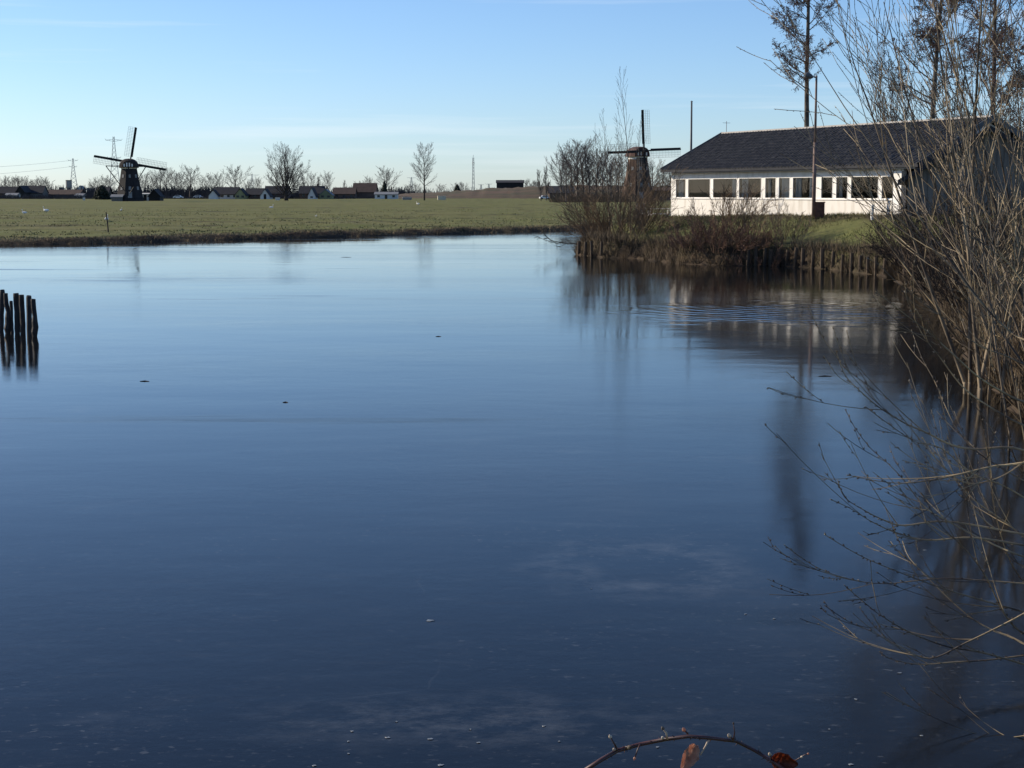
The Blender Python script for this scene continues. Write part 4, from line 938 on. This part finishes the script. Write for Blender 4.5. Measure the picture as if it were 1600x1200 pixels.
alder(1625, 88, 1.2, 17.0, 0.20, 64, 'tall alder at the right picture edge behind the willow', 0.25, 0.24)
T_SALLOW = TP(seg=[8,6,4], sides=[5,4,3], n=[(12,14),(7,8)], ang=[30,30], lr=[0.45,0.45], rr=[0.5,0.6], jit=[0.03,0.05,0.08], up=[0.1,0.35,0.2],
              t0=[0.25,0.2], taper=[0.2,0.3,0.5], rmin=0.011, shape=lambda t: 1.1-0.5*t)
def shrub(name, loc, nst, H, spread, r0, seed, T, mats, label, cat='shrub', group=None, bias=(0, 0), base=0.5, hvar=0.35, part2='twigs'):
    rng = random.Random(seed); root = empty(name, loc, 0, label, cat, group); mbs = [MB(), MB()]
    for k in range(nst):
        a = rng.random()*6.28; s = math.sqrt(rng.random()); d = Vector((math.cos(a)*spread*s+bias[0], math.sin(a)*spread*s+bias[1], 1)).normalized()
        grow(mbs, rng, Vector((math.cos(a)*base*s, math.sin(a)*base*s, -0.2)), d, H*(1-hvar*rng.random()-0.25*s), r0*(0.6+0.6*rng.random()), 0, T)
    mbs[0].build('stems', mats[0], root); mbs[1].build(part2, mats[1], root)
    return root
# leaning bare willow crown left of the second alder, behind the roof
shrub('bare_willow', ((1415-800)/FPX*97, 97, 1.2), 9, 9.5, 0.42, 0.075, 71, T_SALLOW, (M['alder'], M['twig']), 'bare willow with thin twigs fanning left above the clubhouse roof', 'tree', bias=(-0.22, 0))
shrub('bare_willow', ((1570-800)/FPX*92, 92, 1.2), 7, 9.5, 0.5, 0.085, 72, T_SALLOW, (M['alder'], M['twig']), 'bare bushy tree behind the right end of the roof', 'tree')

# ------------------------------------------------------------------ bushes on the bank
T_BUSH = TP(seg=[6,4,3], sides=[4,3,3], n=[(10,11),(4,5)], ang=[34,36], lr=[0.42,0.5], rr=[0.55,0.65], jit=[0.07,0.10,0.13], up=[0.05,0.15,0.1],
            t0=[0.15,0.15], taper=[0.2,0.3,0.4], rmin=0.0065, shape=lambda t: 1.1-0.4*t)
T_SAP = TP(seg=[8,5,4], sides=[5,3,3], n=[(11,13),(4,5)], ang=[26,30], lr=[0.28,0.45], rr=[0.45,0.6], jit=[0.02,0.06,0.10], up=[0.05,0.5,0.2],
           t0=[0.25,0.2], taper=[0.1,0.25,0.4], rmin=0.006, shape=lambda t: 1.1-0.6*t)
def bp_(px, D): x = (px-800)/FPX*D; return (x, D, hz(x, D))
MB1 = (M['bush'], M['bush']); MB2 = (M['bush_red'], M['bush_red']); MB3 = (M['bush_dark'], M['bush_dark'])
shrub('bank_shrub', bp_(972, 88.5), 40, 4.5, 0.95, 0.03, 81, T_BUSH, MB1, 'large brown leafless shrub at the tip of the bank below the brown windmill', base=1.5)
shrub('bank_shrub', bp_(936, 88.0), 22, 3.0, 1.0, 0.03, 82, T_BUSH, MB1, 'low leafless shrub hanging over the ice at the very tip of bank', base=0.9, bias=(-0.3, -0.1))
shrub('bank_shrub', bp_(1010, 86.0), 16, 2.3, 0.95, 0.022, 83, T_BUSH, MB1, 'brown leafless shrub before the picnic table, right of the largest shrub', base=1.1)
for i, (px, H, lab) in enumerate(((984, 8.2, 'tallest thin birch sapling crossing the brown windmill sails'), (968, 5.6, 'thin birch sapling just left of the tallest sapling'), (952, 6.4, 'thin birch sapling at left of the brown windmill sail tip'), (995, 5.4, 'short thin birch sapling against the brown windmill body'))):
    x, D_, z_ = bp_(px, 90.5+i*0.7)
    tree('birch_sapling', (x, D_, z_), T_SAP, H, 0.045, 90+i, (M['alder'], M['twig']), lab, 'tree')
shrub('bank_shrub', bp_(1128, 73.5), 46, 1.7, 1.3, 0.02, 84, T_BUSH, MB2, 'dense low reddish shrub at the water below the clubhouse windows', base=1.7, bias=(0, -0.3))
shrub('bank_shrub', bp_(1085, 74.5), 30, 1.7, 1.2, 0.02, 85, T_BUSH, MB2, 'low reddish shrub between the left bush and the dense one', base=1.3, bias=(0, -0.2))
shrub('bank_shrub', bp_(1130, 76.5), 16, 3.7, 0.75, 0.035, 86, T_BUSH, MB1, 'upright brown shrub before the left clubhouse windows', base=0.7)
shrub('bank_shrub', bp_(1165, 76.0), 9, 3.0, 0.8, 0.028, 87, T_BUSH, MB1, 'thin brown shrub before the middle clubhouse windows', base=0.6)
shrub('bank_shrub', bp_(1222, 73.5), 12, 2.3, 0.9, 0.02, 88, T_BUSH, MB1, 'sparse small shrub left of the lamp post above the stakes', base=0.7)
shrub('bank_shrub', bp_(1190, 72.4), 22, 1.3, 1.2, 0.016, 89, T_BUSH, MB2, 'low twiggy shrub at the left end of the stake row', base=1.1)
shrub('bank_shrub', bp_(1445, 60.0), 44, 2.3, 1.1, 0.022, 93, T_BUSH, MB3, 'dark low shrub right of the stakes behind the willow', base=1.4)
shrub('bank_shrub', bp_(1505, 52.0), 52, 2.9, 1.0, 0.025, 94, T_BUSH, MB3, 'dark brown shrub on the right bank behind the willow stems', base=1.6)
shrub('bank_shrub', bp_(1555, 38.0), 46, 2.0, 1.2, 0.016, 97, T_BUSH, MB3, 'dark low brush around the foot of the tall willow', base=1.5)
shrub('bank_shrub', bp_(1575, 56.0), 46, 2.7, 0.8, 0.03, 95, T_BUSH, MB3, 'tall reddish shrub at right edge behind the willow', base=1.6)
shrub('bank_shrub', bp_(1630, 46.0), 40, 2.5, 0.8, 0.03, 96, T_BUSH, MB3, 'reddish shrub cut by the right picture edge', base=1.4)
# dead branch reaching over the ice
p = at_z(905, 396, 0); db = MB(); rg = random.Random(5)
grow([db, db], rg, Vector((0, 0, 0.45)), Vector((-0.9, -0.25, 0.10)), 1.9, 0.030, 0, TP(seg=[6,4,3], sides=[5,4,3], n=[7,4], ang=[50,45], lr=[0.5,0.5], rr=[0.6,0.6], jit=[0.12,0.15,0.15], up=[0.25,0.2,0.1], t0=[0.2,0.2], taper=[0.3,0.4,0.5], rmin=0.010, shape=lambda t: 1-0.3*t))
tag(db.build('dead_branch', M['bark'], loc=(p.x, p.y, 0)), 'dead branch reaching left over the ice from the bank tip', 'branch')

# ------------------------------------------------------------------ grasses
def blades(name, pts, h0, h1, w, mat, label, cat, seed, lean=0.35):
    rg = random.Random(seed); m = MB()
    for x, y in pts:
        z = hz_cache(x, y)
        a = rg.random()*6.28; h = rg.uniform(h0, h1); c, s = math.cos(a)*w/2, math.sin(a)*w/2
        lx, ly = rg.gauss(0, lean)*h, rg.gauss(0, lean)*h
        n = len(m.v); m.v += [(x-c, y-s, z-0.02), (x+c, y+s, z-0.02), (x+lx, y+ly, z+h)]; m.f.append((n, n+1, n+2))
    return tag(m.build(name, mat), label, cat, kind='stuff')
_hc = {}
def hz_cache(x, y): return _hc[(x, y)]
def sample_shore(i0, i1, n, d0, d1, rng, power=1.0):
    out = []
    seg = [(SH[i], SH[i+1]) for i in range(i0, i1)]; ln = np.array([np.hypot(*(b-a)) for a, b in seg]); pr = ln/ln.sum()
    ks = rng.choice(len(seg), n, p=pr); ts = rng.random(n); ds = d0+(d1-d0)*rng.random(n)**power
    for k, t, d in zip(ks, ts, ds):
        a, b = seg[k]; v = b-a; nn = np.array([v[1], -v[0]])/np.hypot(*v); q = a+v*t - nn*d
        out.append((float(q[0]), float(q[1])))
    xy = np.array(out); zz = height(xy[:, 0], xy[:, 1])
    res = []
    for p_, z in zip(out, zz):
        if z > -0.1: _hc[p_] = float(z); res.append(p_)
    return res
NR = np.random.default_rng(33)
blades('bank_grass', sample_shore(0, 9, 16000, -0.1, 3.0, NR, 1.3), 0.03, 0.15, 0.05, M['straw'], 'dry brown grass tufts along the far bank', 'grass', 1, 0.5)
blades('bank_reed', sample_shore(10, 25, 16000, -0.1, 1.5, NR, 1.5), 0.15, 0.55, 0.030, M['reed'], 'dry straw and reeds along the clubhouse bank', 'grass', 2, 0.5)
pts = sample_shore(10, 21, 42000, 0.3, 11, NR, 1.0); blades('lawn_grass', pts, 0.05, 0.20, 0.030, M['grass'], 'short grass on the slope below the clubhouse', 'grass', 3, 0.6)
blades('bank_roots', sample_shore(10, 24, 15000, -0.12, 0.55, NR, 1.0), 0.18, 0.65, 0.028, M['reed'], 'dark roots and stalks at the water below the clubhouse bank', 'undergrowth', 6, 0.5)
fx = []
while len(fx) < 26000:
    yy = 104+170*NR.random()**1.6; xx = NR.uniform(-0.33, 0.13)*yy
    fx.append((float(xx), float(yy)))
xy = np.array(fx); dd_ = shore_dist(xy[:, 0], xy[:, 1]); zz = height(xy[:, 0], xy[:, 1]); cl = vnoise(xy[:, 0], xy[:, 1], 3.5)+0.7*vnoise(xy[:, 0], xy[:, 1]*1.0+50, 12)
sel = []
for p_, d_, z_, c_ in zip(fx, dd_, zz, cl):
    if d_ > 0.5 and c_ > 0.05: _hc[p_] = float(z_); sel.append(p_)
blades('meadow_tufts', sel, 0.04, 0.13, 0.14, M['tuft'], 'rough grass tufts scattered over the far meadow', 'grass', 9, 0.6)
# straw clump at the right end of the stakes
p = at_z(1398, 437, 0); m = MB(); rg = random.Random(8)
for k in range(420):
    a = rg.random()*6.28; r_ = 0.28*math.sqrt(rg.random()); b = Vector((r_*math.cos(a), r_*math.sin(a)*0.7, 0.0)); h = rg.uniform(0.25, 0.75); t = b+Vector((rg.gauss(0, .16), rg.gauss(0, .12)-0.08, h)); w = 0.010
    m.add([b+Vector((-w,0,0)), b+Vector((w,0,0)), t], [(0,1,2)])
tag(m.build('straw_clump', M['reed'], loc=(p.x, p.y, 0.02)), 'golden straw clump at the water, right end of the stake row', 'plant')

# ------------------------------------------------------------------ willows on the right
def willow(name, loc, stems, T, seed, label, bud_every, bud_size, extra=None):
    root = empty(name, loc, 0, label, 'willow'); rng = random.Random(seed); mbs = [MB(), MB()]; buds = MB()
    def leaf(r_, path, dirs, rad):
        L = (path[-1]-path[0]).length; n = int(L/bud_every)
        for k in range(n):
            t = (k+r_.random())/max(n, 1)*(len(path)-1.001); i = int(t); q = path[i].lerp(path[i+1], t-i); s = perp(dirs[i], r_)
            buds.oct(q+s*(rad[i]+bud_size*0.4), bud_size*0.5, dirs[i]+s*0.5, bud_size)
    T.leaf = leaf
    for (bx, by, bz, dx, dy, dz, L, r0) in stems:
        d_ = Vector((dx, dy, dz)).normalized(); p_ = Vector((bx, by, bz))
        if d_.z > 0.5: mbs[0].tube([(bx, by, -0.5-loc[2]), tuple(p_), tuple(p_+d_*0.05)], [r0*1.15, r0*1.05, r0], 6)
        grow(mbs, rng, p_, d_, L, r0, 0, T)
    if extra: extra(mbs, buds, rng, leaf)
    mbs[0].build('stems', M['willow_stem'], root, smooth=True); mbs[1].build('twigs', M['willow'], root)
    tag(buds.build('buds', M['bud'], root), kind='stuff'); return root
T_WFAR = TP(seg=[9,6,4], sides=[6,4,3], n=[(7,9),(4,5)], ang=[32,32], lr=[0.40,0.5], rr=[0.5,0.6], jit=[0.030,0.05,0.07], up=[0.16,0.30,0.15], t0=[0.2,0.2], taper=[0.16,0.2,0.3], rmin=0.0045, shape=lambda t: 1.1-0.5*t)
b = at_z(1592, 575, 0.45); rg = random.Random(101); st = []
for k in range(20):                                   # the tall stems
    dx = -0.54+0.76*(k+rg.random())/20; dy = rg.gauss(-0.05, 0.18)
    st.append((rg.uniform(-0.9, 0.9), rg.uniform(-0.6, 0.6), -0.3, dx, dy, 1, rg.uniform(5.6, 8.8)*(1-0.30*abs(dx+0.05)), rg.choice((0.014, 0.018, 0.024, 0.036))))
for k in range(13):                                   # younger shoots around them
    dx = rg.gauss(-0.12, 0.42); dy = rg.gauss(-0.15, 0.4)
    st.append((rg.uniform(-1.1, 1.1), rg.uniform(-0.7, 0.7), -0.3, dx, dy, 1, rg.uniform(1.8, 4.2), rg.uniform(0.006, 0.015)))
willow('willow_shrub', (b.x, b.y, b.z), st, T_WFAR, 102, 'tall many-stemmed bare willow at the right, stems rising past the clubhouse', 0.10, 0.012)
b = at_z(1660, 640, 0.5); st = []
for k in range(8):
    a = rg.random()*6.28; s = math.sqrt(rg.random()); dx = rg.gauss(-0.12, 0.25); dy = rg.gauss(0, 0.25)
    st.append((math.cos(a)*0.7*s, math.sin(a)*0.6*s, -0.3, dx, dy, 1, rg.uniform(2.5, 7.0), rg.uniform(0.009, 0.024)))
willow('willow_shrub', (b.x, b.y, b.z), st, T_WFAR, 103, 'bare willow with upright stems at right edge, nearer than the tall one', 0.10, 0.011)
T_WNEAR = TP(seg=[10,8], sides=[6,4], n=[(5,7)], ang=[26], lr=[0.45], rr=[0.6], jit=[0.035,0.045], up=[0.0,0.35], t0=[0.15], taper=[0.22,0.3], rmin=0.0012, shape=lambda t: 1.0-0.55*t)
T_WNEAR.seg = [10,8,5]; T_WNEAR.sides = [6,4,3]; T_WNEAR.n = [(6,7),(2,3)]; T_WNEAR.ang = [28,30]; T_WNEAR.lr = [0.48,0.45]; T_WNEAR.rr = [0.6,0.7]; T_WNEAR.jit = [0.022,0.03,0.04]; T_WNEAR.up = [0.62,0.45,0.2]; T_WNEAR.t0 = [0.3,0.3]; T_WNEAR.taper = [0.12,0.12,0.2]
base = Vector((4.35, 11.6, 0.55)); st = []; rg = random.Random(107)
for k in range(5):
    b0 = Vector((rg.uniform(-.3,.4), rg.uniform(-.4,.5), -0.3)); st.append((b0.x, b0.y, b0.z, rg.gauss(-0.12, 0.25), rg.gauss(0, 0.25), 1, rg.uniform(2.5, 5.0), rg.uniform(0.009, 0.02)))
ARCS = [[(1600,704),(1525,702),(1487,695),(1450,677),(1412,660),(1372,635),(1340,607),(1320,585),(1306,548)],
 [(1640,728),(1570,727),(1537,732),(1487,744),(1450,751),(1407,755),(1362,750),(1323,742)],
 [(1640,860),(1600,852),(1520,840),(1450,844),(1400,832),(1362,815),(1330,795),(1297,780)],
 [(1640,842),(1600,835),(1482,815),(1412,821),(1380,812),(1350,797),(1320,777),(1309,750)],
 [(1640,772),(1590,746),(1525,705),(1495,670),(1475,630),(1460,595),(1440,558),(1424,515)],
 [(1630,856),(1570,815),(1517,777),(1482,737),(1462,715),(1441,683)],
 [(1640,700),(1600,722),(1575,739),(1550,750),(1517,756),(1492,746),(1472,727),(1440,690),(1400,640)],
 [(1600,870),(1540,845),(1482,815),(1445,792),(1412,750),(1385,722),(1360,700),(1335,667),(1321,640)],
 [(1650,916),(1600,912),(1536,907),(1469,904),(1380,912),(1317,902),(1270,883),(1225,851)],
 [(1660,1060),(1600,1038),(1532,1019),(1479,1010),(1422,988),(1377,962),(1349,940),(1319,914)],
 [(1650,930),(1600,959),(1560,980),(1510,1004),(1453,1029),(1406,1010),(1358,985),(1327,972),(1288,946)],
 [(1650,972),(1600,956),(1532,937),(1469,918),(1390,888),(1342,867),(1288,835)],
 [(1640,1010),(1574,993),(1532,975),(1491,943),(1447,900),(1420,870),(1410,845)],
 [(1640,1012),(1564,1029),(1485,1035),(1434,1038),(1390,1029),(1374,1018)],
 [(1640,1140),(1600,1150),(1560,1153),(1530,1148),(1512,1140)],
 [(1630,650),(1580,620),(1530,590),(1480,545),(1445,515),(1400,480),(1368,455)],
 [(1640,600),(1580,560),(1530,540),(1480,500),(1440,470),(1415,450)],
 [(1640,690),(1570,650),(1510,610),(1470,560),(1440,520),(1418,470),(1414,440)],
 [(1640,800),(1570,760),(1520,740),(1470,700),(1430,690),(1385,660),(1352,635)],
 [(1640,560),(1580,520),(1530,470),(1490,420),(1450,380),(1420,340),(1405,310)],
 [(1640,900),(1590,880),(1560,850),(1530,800),(1500,760),(1470,690),(1455,640)],
 [(1640,500),(1590,430),(1550,380),(1510,330),(1480,260)],
 [(1640,1000),(1600,990),(1570,960),(1540,900),(1510,860),(1470,820),(1440,770)],
 [(1660,950),(1620,930),(1580,880),(1555,800),(1545,720),(1530,640)],
 [(1660,820),(1610,760),(1580,700),(1565,620),(1540,540),(1520,470)]]
T_ARC = TP(seg=[6,4], sides=[4,3], n=[(1,2)], ang=[24], lr=[0.5], rr=[0.6], jit=[0.02,0.03], up=[0.35,0.2], t0=[0.3], taper=[0.3,0.4], rmin=0.0019, shape=lambda t: 1-0.5*t)
def arcs(mbs, buds, rng, leaf):
    T_ARC.leaf = leaf
    for n_, poly in enumerate(ARCS):
        D0 = rng.uniform(9.3, 11.0); D1 = D0+rng.uniform(-1.6, 0.9); k = len(poly)-1; pts = [at(x, y, D0+(D1-D0)*i/k)-base for i, (x, y) in enumerate(poly)]
        root_ = Vector((rng.uniform(-0.2, 0.3), rng.uniform(-0.3, 0.3), rng.uniform(-0.35, 0.2))); q = ([root_, root_.lerp(pts[0], 0.55)+Vector((0, 0, 0.04))]+pts if poly[0][0] >= 1600 else pts); sm = []
        for i in range(len(q)-1):                         # Catmull-Rom through the points
            p0, p1, p2, p3 = q[max(i-1, 0)], q[i], q[i+1], q[min(i+2, len(q)-1)]
            for j in range(5):
                t = j/5; sm.append(0.5*((2*p1)+(p2-p0)*t+(2*p0-5*p1+4*p2-p3)*t*t+(3*p1-p0-3*p2+p3)*t**3))
        sm.append(q[-1]); r0 = rng.uniform(0.006, 0.010); N = len(sm); rad = [max(r0*(1-i/(N-1))**0.8, 0.0024) for i in range(N)]
        mbs[1].tube(sm, rad, 5); dirs = [(sm[min(i+1, N-1)]-sm[max(i-1, 0)]).normalized() for i in range(N)]; leaf(rng, sm[N//3:], dirs[N//3:], rad[N//3:])
        for c in range(rng.randint(3, 5)):
            i = int(N*(0.35+0.5*rng.random())); a = R(rng.uniform(18, 38)); d = (dirs[i]*math.cos(a)+perp(dirs[i], rng)*math.sin(a)).normalized()
            grow([mbs[1], mbs[1]], rng, sm[i], d, rng.uniform(0.25, 0.8), rad[i]*0.7, 0, T_ARC)
willow('willow_shrub', tuple(base), st, T_WNEAR, 108, 'nearest willow, long budded twigs arching left over the ice at right edge', 0.05, 0.011, arcs)

# ------------------------------------------------------------------ bramble cane at the bottom edge
DBR = 3.0
br = empty('bramble', tuple(at(800, 1650, DBR)), 0, 'arching reddish bramble cane with withered leaves at the bottom edge', 'bramble')
O = br.location.copy()
cane_px = [(800,1640),(838,1420),(880,1270),(915,1203),(938,1188),(964,1173),(1000,1163),(1040,1155),(1075,1150.5),(1108,1153),(1150,1158),(1178,1172),(1203,1187),(1232,1206),(1275,1250),(1320,1330)]
def bpt(px, py, dz=0.0): return at(px, py, DBR+dz)-O
m = MB(); pts = [bpt(x, y, 0.03*math.sin(i*1.3)) for i, (x, y) in enumerate(cane_px)]
m.tube(pts, [0.0050,0.0048,0.0046,0.0044,0.0043,0.0042,0.0040,0.0038,0.0037,0.0036,0.0034,0.0034,0.0033,0.0032,0.003,0.003], 8); m.build('cane', M['cane'], br, smooth=True)
rg = random.Random(4); th = MB()
for k in range(90):
    t = 2.5+rg.random()*(len(pts)-4); i = int(t); q = pts[i].lerp(pts[i+1], t-i); d = (pts[i+1]-pts[i]).normalized(); s = perp(d, rg)
    th.tube([q+s*0.003, q+s*0.0085-d*0.002], [0.0014, 0.0002], 3)
tag(th.build('thorns', M['cane'], br), kind='stuff')
def side(px, py, qx, qy, r, mat='cane', bud=None, bmat='bud_pale'):
    a, b = bpt(px, py), bpt(qx, qy, -0.01); mm = MB(); mid = a.lerp(b, 0.5)+Vector((rg.uniform(-.003,.003), 0, rg.uniform(-.002,.004)))
    mm.tube([a, mid, b], [r, r*0.85, r*0.7], 6); tw = mm.build('side_twig', M[mat], br, smooth=True)
    if bud:
        bb = MB(); d = (b-a).normalized(); bb.tube([b-d*bud*0.4, b, b+d*bud*0.7, b+d*bud*1.5], [bud*0.3, bud*0.75, bud*0.65, bud*0.1], 7); bb.build('bud', M[bmat], tw, smooth=True)
side(964, 1173, 954, 1152, 0.0022, 'cane', 0.0045); side(1043, 1155, 1036, 1139, 0.0022, 'bud_pale', 0.0045, 'bud'); side(1075, 1151, 1069, 1141, 0.0024, 'cane', 0.0050, 'leaf_pale')
side(1146, 1156, 1146, 1131, 0.0014, 'cane', 0.0026, 'bud'); side(1146, 1157, 1140, 1150, 0.0020, 'cane', 0.0050); side(1107, 1156, 1094, 1180, 0.0020, 'bud_pale'); side(1000, 1163, 992, 1184, 0.0016, 'cane', 0.0036, 'leaf_pale')
side(1040, 1156, 1036, 1153, 0.002, 'cane', 0.0042); side(1205, 1188, 1203, 1179, 0.0018, 'cane', 0.0045); side(1240, 1190, 1252, 1183, 0.0014, 'cane', 0.003); side(1252, 1183, 1262, 1178, 0.0012, 'cane', 0.0026, 'leaf_pale')
side(964, 1173, 960, 1171, 0.0018, 'cane', 0.0040); side(978, 1170, 983, 1168, 0.002, 'cane', 0.0065, 'bud')
def leaf(c0, tip, width, curl, mat, name='leaf', fold=0.35):
    a, b = bpt(*c0), bpt(*tip, -0.02); d = b-a; L = d.length; d.normalize(); s = d.cross(Vector((0, 1, 0.15))).normalized(); n = s.cross(d); nu, nv = 9, 7; vs = []
    for i in range(nu):
        t = i/(nu-1); wd = width*math.sin(math.pi*(0.06+0.9*t)**0.8)*(1+0.10*(i % 2))
        for j in range(nv):
            x = (j/(nv-1)-0.5)*2; vs.append(a+d*L*t+s*wd*0.5*x+n*(-curl*wd*abs(x)**1.5+fold*L*0.25*math.sin(math.pi*t)+0.002*math.sin(i*2.1+j*1.7)))
    mm = MB(); mm.add(vs, [(i*nv+j, i*nv+j+1, (i+1)*nv+j+1, (i+1)*nv+j) for i in range(nu-1) for j in range(nv-1)]); o = mm.build(name, M[mat], br, smooth=True)
    md = o.modifiers.new('thickness', 'SOLIDIFY'); md.thickness = 0.0002; return o
leaf((1086,1163), (1064,1206), 0.030, 0.45, 'leaf_pale')['label'] = 'pale pink curled withered leaf'
leaf((1206,1186), (1247,1194), 0.040, 0.25, 'leaf_red')['label'] = 'dark red brown rounded leaf'

# ------------------------------------------------------------------ flakes of ice and twigs lying on the lake
rg = random.Random(77)
spots = [(672,970,17),(606,1153,10),(545,1159,7),(673,1155,10),(545,1178,6),(690,1196,12),(748,1161,8),(874,1159,5),(492,1197,9),(1405,1052,10),(1337,1093,8),(1296,1140,5),(924,920,4),(1028,1168,7),(1440,1150,6),(1330,1195,9),(1445,860,6),(735,1140,6),(850,1135,7),(620,1128,6),(550,1143,7),(1210,967,6),(1165,960,5)]
for i, (px, py, w) in enumerate(spots):
    p = at_z(px, py, 0); r_ = w/2*p.y/FPX; m = MB(); k = 9; vs = []
    prof = [(r_*0.8*(1+rg.uniform(-.45,.45)), 2*math.pi*j/k) for j in range(k)]
    vs = [(q*math.cos(a), q*math.sin(a)*0.9, 0.002) for q, a in prof]+[(q*0.85*math.cos(a), q*0.85*math.sin(a)*0.9, 0.004) for q, a in prof]
    m.add(vs, [tuple(range(k, 2*k))]+[(j, (j+1) % k, (j+1) % k+k, j+k) for j in range(k)])
    o = m.build('ice_flake', M['flake'], loc=(p.x, p.y, 0))
    if i == 0: tag(o, 'largest pale oval ice flake alone on the dark ice, lower middle', 'ice flake')
    else: tag(o, 'small pale ice flake lying on the dark ice in the foreground', 'ice flake', 'ice flakes scattered on the dark ice')
for px, py, L_, lab in ((226,596,0.16,'short dark twig lying on the ice, farthest left'), (446,629,0.08,'tiny dark twig on the ice left of the middle'), (685,526,0.12,'tiny dark twig on the ice above the middle'), (1289,588,0.22,'dark twig on the ice below the lamp post reflection'), (1202,401.5,0.3,'dark twig'), (541,402,0.5,'flat dark twig on the far ice below the big tree')):
    if px == 1202: continue
    p = at_z(px, py, 0); m = MB(); m.tube([(-L_/2,0,0.002),(0,0.03,0.006),(L_/2,-0.01,0.002)], [0.006,0.010,0.005], 6)
    tag(m.build('fallen_twig', M['bark'], loc=(p.x, p.y, 0)), lab, 'twig')
